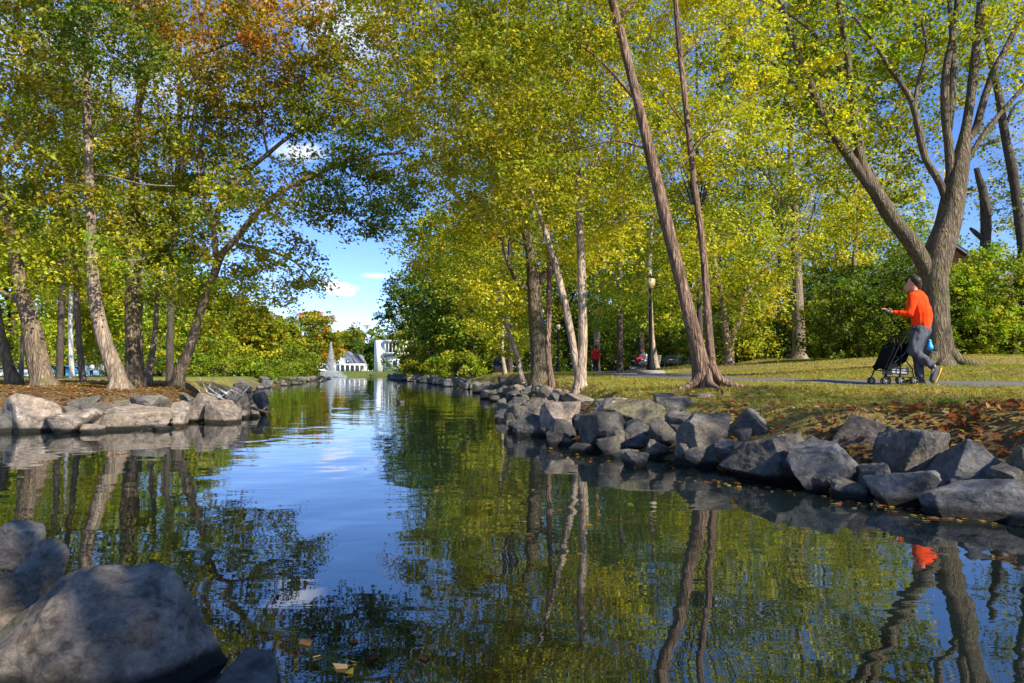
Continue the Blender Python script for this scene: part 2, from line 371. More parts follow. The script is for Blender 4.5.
wo = mkobj('water', [(-70, -8, 0), (30, -8, 0), (30, 118, 0), (-70, 118, 0)], np.array([[0, 1, 2, 3]]), wm); tag(wo, 'dark rippled pond water mirroring trees and blue sky', 'water', kind='structure')
# ------------------------------------------------------------------ rocks
ICO = {}
def ico(n):
    if n not in ICO:
        bm = bmesh.new(); bmesh.ops.create_icosphere(bm, subdivisions=n, radius=1)
        ICO[n] = (np.array([v.co[:] for v in bm.verts]), np.array([[v.index for v in f.verts] for f in bm.faces])); bm.free()
    return ICO[n]
def rock(c, r, mat, sub=4, seed=0, rz=0, tilt=0, sharp=90, rough=.05, nplanes=9, planes=None):
    rg = np.random.default_rng(seed + 1000); D, F = ico(sub)
    pl = rg.normal(size=(nplanes, 3)); pl /= np.linalg.norm(pl, axis=1)[:, None]; pd = rg.uniform(.5, .95, nplanes)
    pl = np.vstack([pl, [[rg.normal(0, .25), rg.normal(0, .25), 1], [0, 0, -1]]]); pl /= np.linalg.norm(pl, axis=1)[:, None]; pd = np.concatenate([pd, [.62, .8]])
    if planes is not None: pl = np.array(planes, float)[:, :3]; pl /= np.linalg.norm(pl, axis=1)[:, None]; pd = np.array(planes, float)[:, 3]
    dt = D @ pl.T; q = np.where(dt > .05, dt, 0) / pd[None]
    rad = 1 / (np.sum(q ** sharp, 1) ** (1 / sharp) + 1e-9); rad = np.minimum(rad, 1.35)
    V = D * rad[:, None]; nz = fbm(V * 1.6 + seed * 3.1, 5, seed, .55); rn = 1 - np.abs(vnoise(V * 3.1 + seed, seed + 5))
    hf = fbm(V * np.array([5, 5, 9]) + seed, 3, seed + 9, .6)
    V = V * (1 + rough * nz + rough * .6 * (rn - .5) + rough * .38 * hf)[:, None] ; V /= np.abs(V).max(0)
    o = mkobj('boulder', V * np.array(r)[None], F, mat, None, True)
    o.data.set_sharp_from_angle(angle=R(24))
    o.location = c; o.rotation_euler = (tilt, rg.uniform(-.15, .15), rz)
    return o
def prock(px, py, w, h, d, mat, label, seed, group, rz=None, tilt=0, sub=4, deep=1.0, sink=1.15):
    c = at(px, py, d); k = pxm(d); rx = w * k / 2 * 1.1; rzz = h * k / 2 * 1.15
    ry = (rx * .75 + rzz * .4) * deep
    c[1] += ry * .2; c[2] -= rzz * .1
    rzz *= sink
    o = rock(tuple(c), (rx, ry, rzz), M[mat], sub, seed, (random.uniform(-.35, .35) if rz is None else rz), tilt)
    tag(o, label, 'boulder', group); return o
GR, GL, GN = 'boulders edging the right bank', 'boulders edging the left bank', 'boulders on the near shore'
RR = [(700, 440, 64, 52, 6.5, 'rock_grey', 'large dark wedge shaped boulder at the waterline below the leaning trunk'),
 (774, 461, 90, 46, 5.5, 'rock_grey', 'broad grey block boulder with a flat lit top at the waterline'),
 (831, 475, 82, 42, 5.0, 'rock_slate', 'low wide blue grey boulder touching the water beside the broad block'),
 (903, 493, 68, 26, 4.5, 'rock_slate', 'flat pale slab boulder lying at the water edge'),
 (750, 428, 48, 38, 6.7, 'rock_grey', 'dark upright boulder left of the mossy lit one in the back row'),
 (797, 427, 54, 34, 6.5, 'rock_moss', 'mossy boulder with a sunlit yellow face in the back row'),
 (866, 443, 66, 38, 5.8, 'rock_tan', 'boulder half lit tan half blue shade among the fallen leaves'),
 (921, 461, 66, 50, 5.2, 'rock_grey', 'pointed grey boulder beside red fallen leaves'),
 (974, 475, 80, 44, 4.7, 'rock_slate', 'long blue grey boulder leaning towards the water near the right edge'),
 (985, 505, 100, 34, 4.15, 'rock_slate', 'lowest smooth grey slab in the water corner at the right edge'),
 (1018, 452, 36, 34, 5.4, 'rock_slate', 'flat topped boulder at the right edge above the long leaning one'),
 (1022, 487, 40, 50, 4.35, 'rock_moss', 'greenish boulder cut by the right edge of the photo'),
 (641, 435, 40, 30, 7.4, 'rock_slate', 'small bluish boulder leaning in the middle of the right bank'),
 (677, 429, 44, 34, 7.3, 'rock_grey', 'dark boulder behind the large wedge shaped one'),
 (634, 412, 60, 26, 8.0, 'rock_moss', 'long sunlit mossy yellow block on top of the bank'),
 (595, 431, 60, 38, 7.8, 'rock_grey', 'slanting dark boulder with a lit ridge reaching the water'),
 (558, 418, 46, 34, 9.0, 'rock_tan', 'sunlit pale flat faced boulder in the middle of the bank'),
 (668, 408, 44, 24, 8.0, 'rock_grey', 'half shaded boulder next to the mossy yellow block'),
 (533, 427, 38, 30, 9.3, 'rock_slate', 'narrow tilted boulder at the first bend of the bank'),
 (620, 457, 42, 14, 7.0, 'rock_slate', 'very low wet stone in the water under the slanting boulder'),
 (656, 449, 24, 18, 6.9, 'rock_grey', 'small round stone wedged at the waterline'),
 (566, 446, 36, 20, 8.0, 'rock_slate', 'small dark stone at the waterline below the pale boulder'),
 (872, 486, 30, 26, 4.95, 'rock_grey', 'small dark stone wedged between two waterline boulders'),
 (608, 407, 44, 20, 8.8, 'rock_tan', 'lit tan stone on the bank top behind the slanting boulder'),
 (720, 412, 44, 20, 7.9, 'rock_tan', 'tan flat stone at the lawn edge under the tree roots'),
 (580, 402, 36, 16, 9.8, 'rock_tan', 'pale stone at the lawn edge below the forked trunks'),
 (700, 398, 26, 8, 8.4, 'rock_grey', 'little grey stone lying by the exposed roots'),
 (537, 408, 34, 22, 10.4, 'rock_grey', 'dark boulder on the bank shoulder near the forked trunks'),
 (1005, 430, 50, 22, 6.6, 'rock_grey', 'grey boulder behind the right edge boulders under the lawn')]
RR += [(845, 424, 30, 18, 6.6, 'rock_grey', 'small stone tucked behind the half lit boulder'), (890, 432, 34, 22, 6.2, 'rock_tan', 'small tan stone between two leaf covered boulders'), (946, 436, 40, 22, 6.2, 'rock_moss', 'mossy stone beside the bright green seedling'),
 (985, 446, 44, 26, 5.7, 'rock_grey', 'grey stone behind the long leaning boulder'), (735, 452, 34, 26, 6.1, 'rock_slate', 'stone squeezed between the wedge boulder and the broad block'), (811, 449, 34, 22, 6.0, 'rock_grey', 'stone in the gap behind the broad block'), (948, 497, 34, 22, 4.6, 'rock_grey', 'dark stone between the flat pale slab and the corner slab'),
 (690, 455, 26, 20, 6.4, 'rock_slate', 'small stone at the left foot of the wedge boulder'), (612, 440, 26, 20, 7.3, 'rock_tan', 'small tan stone between the slanting and the bluish boulder')]
RR = [(r[0], r[1] - 5, r[2], r[3] * 1.16, *r[4:]) if r[0] > 820 and r[3] > 24 else r for r in RR]
for i, r in enumerate(RR): prock(*r[:5], r[5], r[6], 11 + i * 3, GR, sub=6 if r[4] < 7 else 5)
RL = [(28, 416, 62, 40, 9.9, 'rock_tan', 'biggest pale pitted boulder on the left bank'),
 (64, 423, 54, 26, 9.75, 'rock_tan', 'slanting tan slab sliding into the water'),
 (95, 418, 24, 18, 10.1, 'rock_tan', 'small round boulder above a flat waterline stone'),
 (133, 419, 60, 26, 10.3, 'rock_tan', 'long low sunlit boulder in the middle of the left bank'),
 (94, 429, 24, 10, 9.7, 'rock_tan', 'flat small stone at the waterline between the slab and the long boulder'),
 (178, 417, 30, 26, 10.8, 'rock_tan', 'split upright boulder beside the long low one'),
 (146, 406, 46, 18, 11.2, 'rock_grey', 'shaded brown boulder behind the long low one'),
 (78, 406, 34, 16, 11.1, 'rock_grey', 'dark boulder in the back row left of the shrub tuft'),
 (202, 405, 26, 22, 11.7, 'rock_tan', 'square ochre boulder beneath the driftwood'),
 (217, 413, 40, 26, 11.6, 'rock_tan', 'smooth rosy boulder dipping into the water beside the driftwood'),
 (238, 403, 28, 28, 12.6, 'rock_tan', 'pale boulder at the top of the point'),
 (251, 412, 18, 14, 13.0, 'rock_tan', 'outermost small stone at the tip of the point'),
 (124, 407, 20, 12, 11.0, 'rock_grey', 'dark small boulder between two back row stones'),
 (3, 423, 22, 22, 9.8, 'rock_slate', 'bluish boulder cut by the left edge of the photo'),
 (160, 428, 20, 8, 10.2, 'rock_grey', 'thin wet stone at the foot of the split boulder'),
 (226, 396, 30, 14, 13.6, 'rock_grey', 'grey flat stone under the fallen twigs'),
 (254, 397, 18, 14, 14.8, 'rock_tan', 'rusty brown stone at the far side of the point'),
 (188, 400, 20, 12, 12.2, 'rock_grey', 'mossy stone at the grass tuft behind the split boulder')]
for i, r in enumerate(RL): prock(*r[:5], r[5], r[6], 211 + i * 5, GL, sub=4)
RN = [(14, 541, 50, 40, 2.6, 'rock_fore', 'rounded brown boulder at the left edge behind the big foreground rock'),
 (34, 571, 50, 42, 2.4, 'rock_fore', 'reddish boulder pressed against the big foreground rock'),
 (4, 602, 60, 60, 2.2, 'rock_fore', 'dark low boulder at the left edge beside the big rock'),
 (244, 690, 84, 56, 1.8, 'rock_slate', 'small blue grey rock in the water at the bottom edge')]
for i, r in enumerate(RN): prock(*r[:5], r[5], r[6], 401 + i * 7, GN, sub=6)
big = rock(tuple(at(98, 652, 2.0)), (.36, .3, .27), M['rock_fore'], 6, 77, .0, 0, 26, .075, 12, [(-.5, -.25, .83, .66), (.42, -.3, .86, .70), (.1, .3, 1, .78), (.15, -.62, .8, .72), (.95, -.2, .25, .86), (.7, -.7, .0, .84), (-.2, -1, .25, .74), (-.9, -.4, .1, .9), (.6, .7, .3, .85), (-.5, .8, .2, .85), (0, 0, -1, .8), (.75, -.3, .62, .80), (.3, -.95, -.1, .8)]); tag(big, 'huge smooth grey foreground rock at the bottom left corner', 'boulder', GN)
# rows of further stones, both banks
def row(poly, n, dmin, dmax, mats, label, group, smin, smax, s0, s1, seed, ymin=None):
    P = np.array(poly); D = np.concatenate([[0], np.cumsum(np.linalg.norm(np.diff(P, axis=0), axis=1))]); rg = np.random.default_rng(seed)
    protos = [rock((0, 0, -50), (1, .8, .7), M[mats[k % len(mats)]], 3, seed + k, 0, 0) for k in range(7)]
    used = set()
    for i in range(n):
        t = dmin + (dmax - dmin) * (i + rg.uniform(-.4, .4)) / n; p = np.array([np.interp(t, D, P[:, 0]), np.interp(t, D, P[:, 1])])
        q = np.array([np.interp(t + .1, D, P[:, 0]), np.interp(t + .1, D, P[:, 1])]) - p; nrm = np.array([q[1], -q[0]]) / (np.linalg.norm(q) + 1e-9)
        if shore([p + nrm * .3])[0] < 0: nrm = -nrm
        off = rg.uniform(s0, s1); p = p + nrm * off; s = rg.uniform(smin, smax)
        z = max(gz(p[0], p[1]), .32 * off) + s * rg.uniform(.0, .3)
        k = int(rg.integers(7))
        if k in used: o = protos[k].copy(); COL.objects.link(o)
        else: o = protos[k]; used.add(k)
        o.location = (p[0], p[1], z); o.scale = (s * rg.uniform(.8, 1.2), s * rg.uniform(.8, 1.2), s * rg.uniform(.7, 1.1)); o.rotation_euler = (rg.uniform(-.3, .3), rg.uniform(-.3, .3), rg.uniform(0, 6.3))
        tag(o, label, 'boulder', group)
    for k in range(7):
        if k not in used: bpy.data.objects.remove(protos[k])
rs = right_sh
row(rs[9:13], 60, 0, 21, ['rock_slate', 'rock_grey', 'rock_tan'], 'grey angular boulder in the heap narrowing towards the far right bank', 'heaped boulders of the far right bank', .16, .36, -.05, 1.15, 51)
row(rs[12:17], 50, 0, 60, ['rock_slate', 'rock_grey'], 'far dark boulder lining the distant right shore of the pond', 'distant right shore boulders', .3, .55, -.1, .9, 52)
row(rs[2:10], 46, .8, 10.5, ['rock_grey', 'rock_slate', 'rock_grey'], 'small filler stone wedged among the large right bank boulders', 'filler stones of the right bank', .09, .2, -.05, .9, 53)
row(left_sh[8:14], 34, 0, 8, ['rock_tan', 'rock_grey', 'rock_tan'], 'small filler stone wedged among the sunlit left bank boulders', 'filler stones of the left bank', .1, .22, -.02, .8, 54)
row(left_sh[2:9], 46, 0, 66, ['rock_slate', 'rock_grey'], 'dark boulder along the receding left shore behind the point', 'receding left shore boulders', .18, .42, -.1, .9, 55)
# ------------------------------------------------------------------ leaves and trees
PAL = {
 'yel': [(.34, .31, .028), (.28, .29, .026), (.2, .24, .024), (.38, .30, .03)],
 'ygr': [(.2, .235, .024), (.14, .185, .02), (.26, .26, .026), (.1, .14, .018)],
 'birch': [(.22, .225, .024), (.17, .19, .02), (.11, .14, .018), (.29, .26, .026)],
 'grn': [(.075, .11, .016), (.1, .14, .018), (.055, .08, .013), (.14, .155, .02)],
 'bgr': [(.075, .14, .045), (.1, .18, .05), (.06, .11, .034), (.13, .18, .04)],
 'dgr': [(.035, .07, .014), (.05, .09, .018), (.028, .05, .012)],
 'lgr': [(.13, .21, .022), (.1, .18, .02), (.17, .23, .025), (.08, .13, .02)],
 'olv': [(.13, .15, .02), (.17, .175, .022), (.1, .125, .016), (.21, .16, .026)],
 'rust': [(.2, .09, .028), (.15, .1, .026), (.13, .12, .022), (.1, .11, .02), (.17, .13, .025)],
 'orng': [(.4, .17, .03), (.3, .2, .03), (.18, .17, .025), (.36, .1, .025)]}
def leaves(cen, nrm_up, size, cols, rg, droop=.0):
    """rhombic folded leaves at cen (n,3)"""
    n = len(cen); a = rg.uniform(0, 2 * math.pi, n); el = rg.normal(-droop, .45, n)
    d = np.column_stack([np.cos(a) * np.cos(el), np.sin(a) * np.cos(el), np.sin(el)])
    u = np.column_stack([np.zeros(n), np.zeros(n), np.ones(n)]) + rg.normal(0, .55, (n, 3)); s = np.cross(d, u); s /= np.linalg.norm(s, axis=1)[:, None] + 1e-9
    nn = np.cross(s, d); L = size * rg.uniform(.65, 1.25, n)[:, None]; w = L * rg.uniform(.26, .36, n)[:, None]
    V = np.stack([cen - d * L * .5, cen + s * w + nn * w * .3 - d * L * .05, cen + d * L * .5 - nn * L * .08, cen - s * w + nn * w * .3 - d * L * .05], 1).reshape(-1, 3)
    i = np.arange(n) * 4
    F = np.vstack([np.column_stack([i, i + 1, i + 2]), np.column_stack([i, i + 2, i + 3])])
    return V, F, np.repeat(cols, 4, 0)
TINT = np.array([2.08, 1.84, 1.1])
def colset(pal, n, rg, base=None):
    P = np.array(PAL[pal]); k = rg.integers(len(P), size=n)
    return P[k]
def cluster_leaves(C, rad, per, size, pals, rg, flat=.45, droop=.3):
    """C (m,3) cluster centres -> leaf arrays; each cluster keeps a tint of its own"""
    m = len(C); per_ = rg.poisson(per, m); idx = np.repeat(np.arange(m), per_); n = len(idx)
    if n == 0: return None
    rr = rad * rg.uniform(.6, 1.35, m)
    # leaves strung on small twigs radiating from the centre
    ntw = 7; ta = rg.uniform(0, 2 * math.pi, (m, ntw)); te = rg.normal(0, .35, (m, ntw))
    tw = rg.integers(ntw, size=n); t = rg.uniform(.1, 1, n) ** .8
    A = ta[idx, tw]; E = te[idx, tw]
    off = np.column_stack([np.cos(A) * np.cos(E), np.sin(A) * np.cos(E), np.sin(E) * .8]) * (t * rr[idx])[:, None]
    off[:, 2] -= droop * rr[idx] * t ** 2
    off += rg.normal(0, 1, (n, 3)) * (rr[idx] * .13)[:, None] * np.array([1, 1, .8 + flat])
    cen = C[idx] + off
    cc = np.stack([colset(pals[k], 1, rg)[0] for k in range(m)])[idx] if isinstance(pals, list) else colset(pals, m, rg)[idx]
    c2 = np.stack([np.array(PAL[pals[k]])[rg.integers(len(PAL[pals[k]]))] for k in range(m)])[idx] if isinstance(pals, list) else colset(pals, n, rg)
    cc = cc * TINT; c2 = c2 * TINT
    k = rg.uniform(0, .7, (n, 1)); col = (cc * (1 - k) + c2 * k) * rg.uniform(.7, 1.3, (n, 1)) * np.column_stack([rg.uniform(.85, 1.2, n), np.ones(n), np.ones(n)])
    return leaves(cen, None, size, np.clip(col, 0, .65), rg, droop)
def merge(parts):
    V = []; F = []; C = []; n = 0
    for p in parts:
        if p is None: continue
        V.append(p[0]); F.append(p[1] + n); C.append(p[2]); n += len(p[0])
    return np.vstack(V), np.vstack(F), np.vstack(C)
def limb_arrays(pts4, n=10, step=.25, rough=.1, seed=0):
    Q = catmull(pts4, step); P = Q[:, :3]; r = np.maximum(Q[:, 3], .004)
    V, F = tube_arrays(P, r, n, True)
    k = np.repeat(np.arange(len(P)), n); nz = fbm(V[:len(k)] * np.array([5, 5, 1.6]) + seed, 3, seed)
    V[:len(k)] = P[k] + (V[:len(k)] - P[k]) * (1 + rough * nz)[:, None]
    return V, F, Q
def sample_ell(c, r, n, rg, shell=.55):
    v = rg.normal(size=(n, 3)); v /= np.linalg.norm(v, axis=1)[:, None]; rad = rg.uniform(0, 1, n) ** (1 / (3 + 3 * shell)); return np.array(c) + v * rad[:, None] * np.array(r)
NCL = 1.45
def grow(S, C, mb, rg, twig, maxd=6, sides=4):
    """twigs reach the cluster centres one after another, each from the nearest wood grown so far"""
    S = S.copy(); D = np.full(len(C), 1e9); J = np.zeros(len(C), int); done = np.zeros(len(C), bool)
    def upd(Sn, off):
        for c0 in range(0, len(Sn), 400):
            Q = Sn[c0:c0 + 400]; d = np.linalg.norm(C[:, None, :] - Q[None, :, :3], axis=2) + .8 * np.maximum(0, Q[None, :, 2] - C[:, None, 2] + .1)
            j = d.argmin(1); m = d[np.arange(len(C)), j]; b = m < D; D[b] = m[b]; J[b] = j[b] + off + c0
    upd(S, 0); n = len(S); L = [S]
    pool = list(S)
    for _ in range(len(C)):
        k = int(np.where(done, 1e9, D).argmin()); done[k] = True; s_ = pool[J[k]]; q = C[k]; dist = np.linalg.norm(q - s_[:3])
        if dist < .06 or dist > maxd: continue
        r0 = min(s_[3] * .75, twig * (.7 + dist * .5)); t = np.linspace(0, 1, 5)[:, None]
        ctrl = (s_[:3] + q) / 2 + rg.normal(0, .09, 3) * dist + np.array([0, 0, .1 * dist]); P = (1 - t) ** 2 * s_[:3] + 2 * t * (1 - t) * ctrl + t ** 2 * q; rr = np.linspace(r0, max(.0035, r0 * .45), 5)
        V, F = tube_arrays(P, rr, sides, False); mb.add(V, F); new = np.column_stack([P[1:], rr[1:]]); off = len(pool); pool.extend(list(new)); upd(new, off)
    return np.array(pool)
def tree(name, label, group, limbs, crown, bark, leaf=.07, per=55, crad=.42, d0=10, flare=None, seed=0, nside=12, droop=.3, twig=.012, twigs=True, roots=(), wk=.8, wk0=None):
    """limbs: list of lists (px,py,width_px[,depth]); crown: list of (px,py,rx,ry,d,rd,clusters,palette)"""
    rg = np.random.default_rng(seed + 5); root = None; mb = MB(); skel = []
    for li, L in enumerate(limbs):
        pts = []
        for p in L:
            d = p[3] if len(p) > 3 else d0; w = at(p[0], p[1], d); pts.append([*w, p[2] * pxm(d) / 2 * ((wk0 or wk) if li == 0 else wk)])
        pts = np.array(pts)
        if li == 0:
            base = pts[0].copy(); g0 = gz(base[0], base[1]); pts[0][2] = g0 + .02; fl = flare or 1.5
            r0 = pts[0][3]; low = pts[0].copy(); low[2] = g0 - .12; low[3] = r0 * 1.15
            dirv = pts[1] - pts[0]; h = np.linalg.norm(dirv[:3]); t = min(.45, .35 / h * 1.0) if h > .4 else .4
            mid = pts[0] + dirv * t; mid[3] = r0 / fl * 1.08 if flare else mid[3]
            pts = np.vstack([low, pts[0], mid, pts[1:]])
            rootpos = (pts[1][0], pts[1][1], g0)
        V, F, Q = limb_arrays(pts, nside if li == 0 else max(7, nside - 3), .22 if d0 < 20 else .5, .1, seed + li)
        if li == 0:
            # buttresses: the foot spreads unevenly
            a = np.arctan2(V[:, 1] - pts[1][1], V[:, 0] - pts[1][0]); hh = np.clip((V[:, 2] - rootpos[2] + .1) / .55, 0, 1)
            k = 1 + (1 - hh) ** 2 * .35 * np.cos(4 * a + seed) ; cen = np.array([np.interp(V[:, 2], Q[:, 2], Q[:, j]) if Q[-1, 2] > Q[0, 2] else V[:, j] for j in (0, 1)]).T
            m_ = hh < 1; V[m_, :2] = cen[m_] + (V[m_, :2] - cen[m_]) * k[m_, None]
        mb.add(V, F); skel.append(Q)
    for rt in roots:   # surface roots given as world offsets from the base
        pts = np.array([[rootpos[0] + x, rootpos[1] + y, gz(rootpos[0] + x, rootpos[1] + y) + dz, r_] for x, y, dz, r_ in rt]); V, F, Q = limb_arrays(pts, 8, .12, .15, seed); mb.add(V, F)
    S = np.vstack(skel); parts = []
    for ci, (px, py, rx, ry, d, rd, ncl, pal) in enumerate(crown):
        c = at(px, py, d); k = pxm(d); C = sample_ell(c, (rx * k, rd, ry * k), max(1, int(ncl * NCL)), rg)
        C = C[C[:, 1] > 1.5]
        gm_ = C[:, 2] > .9 + .0 * C[:, 1]; C = C[gm_]
        if not len(C): continue
        pl = [pal[rg.integers(len(pal))] for _ in range(len(C))] if isinstance(pal, (list, tuple)) else pal
        parts.append(cluster_leaves(C, crad * .86, per * 1.12, leaf * 1.04, pl, rg, droop=droop))
        if twigs:
            S = grow(S, C[::(1 if len(C) < 110 else 2)], mb, rg, twig)
    root = empty(name, rootpos, label, 'tree', group)
    off = np.array(rootpos)
    mb.V = [np.concatenate(mb.V) - off]
    mb.build('trunk', M[bark], root, True)
    if parts:
        V, F, C = merge(parts); mkobj('crown', V - off, F, M['leaf'], root, False, C)
    return root
def gtree(x, y, h, r, pal, bark, label, group, seed, leaf=.25, ncl=120, per=26, crad=.9, trunk_r=.2, lean=0, low=.28, name='broadleaf_tree', shape='round', lobes=9):
    """a free-standing background tree given in metres"""
    rg = np.random.default_rng(seed); z0 = gz(x, y); mb = MB(); skel = []
    top = h * (.8 if shape == 'round' else .97)
    pts = np.array([[0, 0, -.3, trunk_r * 1.5], [0, 0, .1, trunk_r * 1.3], [lean * .2, 0, h * .2, trunk_r], [lean * .6 + rg.normal(0, .2), rg.normal(0, .2), h * .5, trunk_r * .7], [lean + rg.normal(0, .3), 0, top, trunk_r * .12]])
    V, F, Q = limb_arrays(pts, 8, .8, .1, seed); mb.add(V, F); skel.append(Q); parts = []
    C = []
    if shape == 'cone':
        n = ncl; t = rg.uniform(0, 1, n) ** .7; zz = h * (.98 - (1 - low) * t); a = rg.uniform(0, 6.28, n); rad = r * t * rg.uniform(.3, 1, n); C = np.column_stack([rad * np.cos(a), rad * np.sin(a), zz])
    else:
        for k in range(lobes):
            a = rg.uniform(0, 6.28); zz = h * rg.uniform(low + .12, .86); f = math.sqrt(max(.05, 1 - ((zz / h - .55) / .5) ** 2)); rr = r * f * rg.uniform(.25, .7)
            c = (rr * math.cos(a) + lean * .6, rr * math.sin(a), zz); lr = r * rg.uniform(.35, .55)
            C.append(sample_ell(c, (lr, lr, min(lr * .85, h * .22)), ncl // lobes, rg, .9))
            b = np.array([[*Q[int(len(Q) * .45)][:3], trunk_r * .4], [c[0] * .5, c[1] * .5, zz * .85, trunk_r * .28], [c[0], c[1], c[2], .03]]); V, F, q = limb_arrays(b, 6, .8, .08, seed + k); mb.add(V, F)
        C = np.vstack(C)
    C = C[C[:, 2] > .3]
    pl = [pal[rg.integers(len(pal))] for _ in range(len(C))] if isinstance(pal, (list, tuple)) else pal
    V, F, cc = cluster_leaves(C, crad, per, leaf, pl, rg, droop=.25)
    root = empty(name, (x, y, z0), label, 'tree', group); mb.build('trunk', M[bark], root, True); mkobj('crown', V, F, M['leaf'], root, False, cc); return root
def bush(x, y, blobs, pal, label, group, seed, leaf=.12, per=26, crad=.4, name='shrub', cat='shrub'):
    if name == 'shrub': per = int(per * 1.5); leaf *= 1.12
    """blobs: (dx,dy,z,rx,ry,rz,clusters)"""
    rg = np.random.default_rng(seed); z0 = gz(x, y); parts = []; mb = MB()
    for bx_, by_, bz_, rx, ry, rz_, n in blobs:
        C = sample_ell((bx_, by_, bz_), (rx, ry, rz_), n, rg, 1.6); C = C[C[:, 2] > .05]
        pl = [pal[rg.integers(len(pal))] for _ in range(len(C))] if isinstance(pal, (list, tuple)) else pal
        parts.append(cluster_leaves(C, crad, per, leaf, pl, rg, droop=.35))
        for q in C[::6]:
            s = np.array([bx_ * .7 + rg.normal(0, .15), by_ * .7, -.05]); t = np.linspace(0, 1, 4)[:, None]; c = np.array([s[0], s[1], q[2] * .6]); P = (1 - t) ** 2 * s + 2 * t * (1 - t) * c + t ** 2 * q
            V, F = tube_arrays(P, np.linspace(.03, .006, 4), 4, False); mb.add(V, F)
    V, F, C = merge(parts); root = empty(name, (x, y, z0), label, cat, group); mkobj('foliage', V, F, M['leaf'], root, False, C); mb.build('stems', M['bark_dark'], root, True); return root
GT1 = 'slim trees on the right bank'
# --- leaning twin river trees
tree('leaning_tree', 'tall pinkish trunk leaning left from flared roots on the right bank', GT1,
 [[(706, 388, 50), (694, 335, 31), (678, 270, 26), (660, 195, 24), (641, 115, 21), (625, 50, 19), (610, -10, 17), (592, -90, 13), (575, -180, 6)],
  [(660, 190, 4.5), (695, 150, 3.5), (735, 105, 2)], [(636, 100, 8), (600, 60, 5), (560, 30, 3)], [(650, 150, 6), (615, 140, 4), (575, 150, 3)], [(618, 20, 8), (660, -30, 5), (700, -80, 3)], [(668, 235, 5), (650, 215, 3), (600, 225, 2)]],
 [(545, 40, 100, 70, 10.2, 2.0, 120, ['birch', 'ygr', 'grn']), (490, 110, 95, 70, 10, 2.0, 115, ['birch', 'grn', 'olv']), (620, 130, 70, 60, 11.4, 1.4, 50, ['ygr', 'yel']), (660, -80, 170, 90, 10.4, 2.2, 130, ['birch', 'yel']), (420, 60, 60, 80, 11, 1.6, 70, ['birch', 'olv']), (540, 180, 60, 35, 10, 1.2, 28, ['birch', 'ygr']), (470, -60, 110, 80, 9.2, 2, 90, ['birch'])],
 'bark_pink', .062, 60, .38, 9.3, 1.5, 1, 20, wk=.48, roots=[[(.04, -.05, .36, .075), (.15, -.1, .14, .06), (.36, -.18, .025, .042), (.7, -.24, .0, .028), (1.05, -.22, -.05, .015)], [(-.05, -.04, .3, .075), (-.16, -.06, .11, .055), (-.42, -.05, .01, .035), (-.85, .05, -.05, .015)], [(0, -.06, .26, .07), (.0, -.18, .09, .055), (.04, -.4, .015, .038), (.0, -.8, .0, .025), (-.2, -1.1, -.05, .015)], [(.08, .05, .24, .07), (.25, .18, .06, .05), (.6, .3, .0, .03), (1.0, .3, -.05, .015)]])
tree('upright_tree', 'slender upright trunk rising beside the leaning twin', GT1,
 [[(713, 386, 22), (708, 320, 15), (703, 250, 13.5), (694, 180, 12), (685, 100, 11), (677, 20, 10), (672, -60, 8), (668, -150, 4)],
  [(690, 150, 3.5), (720, 118, 3), (760, 90, 2)], [(688, 130, 3.5), (660, 90, 3)], [(680, 60, 5), (720, 20, 3), (750, 0, 2)]],
 [(710, 60, 75, 70, 11.2, 1.4, 80, ['yel', 'ygr']), (735, 130, 50, 45, 10, 1.2, 30, ['yel', 'ygr']), (700, -60, 100, 70, 11, 1.6, 70, ['yel']), (640, 150, 35, 50, 10.5, 1, 18, ['ygr'])],
 'bark_pink', .065, 55, .36, 9.55, 1.4, 2, 14, wk=.52)
tree('forked_tree', 'pair of smooth slim trunks forking from one foot near the bank edge', GT1,
 [[(580, 384, 24), (583, 340, 14), (582, 290, 12.5), (580, 230, 11.5), (577, 170, 10.5), (571, 110, 9), (568, 40, 8), (572, -30, 6), (575, -100, 3)],
  [(578, 376, 12), (573, 345, 10.5), (566, 310, 10), (559, 280, 9.5), (551, 250, 8), (540, 215, 6), (528, 180, 5), (515, 140, 3)],
  [(578, 180, 5), (610, 140, 4), (640, 120, 2)], [(572, 120, 5), (545, 90, 3), (520, 60, 2)]],
 [(560, 110, 85, 80, 14, 1.8, 120, ['ygr', 'yel']), (505, 170, 70, 55, 13, 1.8, 70, ['birch', 'ygr']), (600, 200, 60, 45, 13, 1.4, 42, ['yel', 'ygr']), (545, 0, 110, 60, 12.5, 2.2, 90, ['birch', 'ygr']), (600, 255, 35, 30, 13.3, .8, 14, ['yel'])],
 'bark_birch', .075, 50, .46, 12, 1.6, 3, 14, wk=.68)
tree('slim_tree', 'thin reddish trunk standing just left of the forked pair', GT1,
 [[(552, 382, 13), (548, 350, 9), (549, 300, 8), (549, 255, 7), (545, 200, 6), (540, 140, 5), (538, 70, 3)]],
 [(530, 150, 60, 60, 15, 1.8, 50, ['ygr', 'yel']), (560, 235, 45, 32, 15, 1.4, 26, ['yel', 'ygr']), (520, 60, 70, 60, 15, 2, 55, ['birch', 'ygr'])],
 'bark_pink', .08, 46, .5, 15, 1.5, 4, 10, wk=.7)
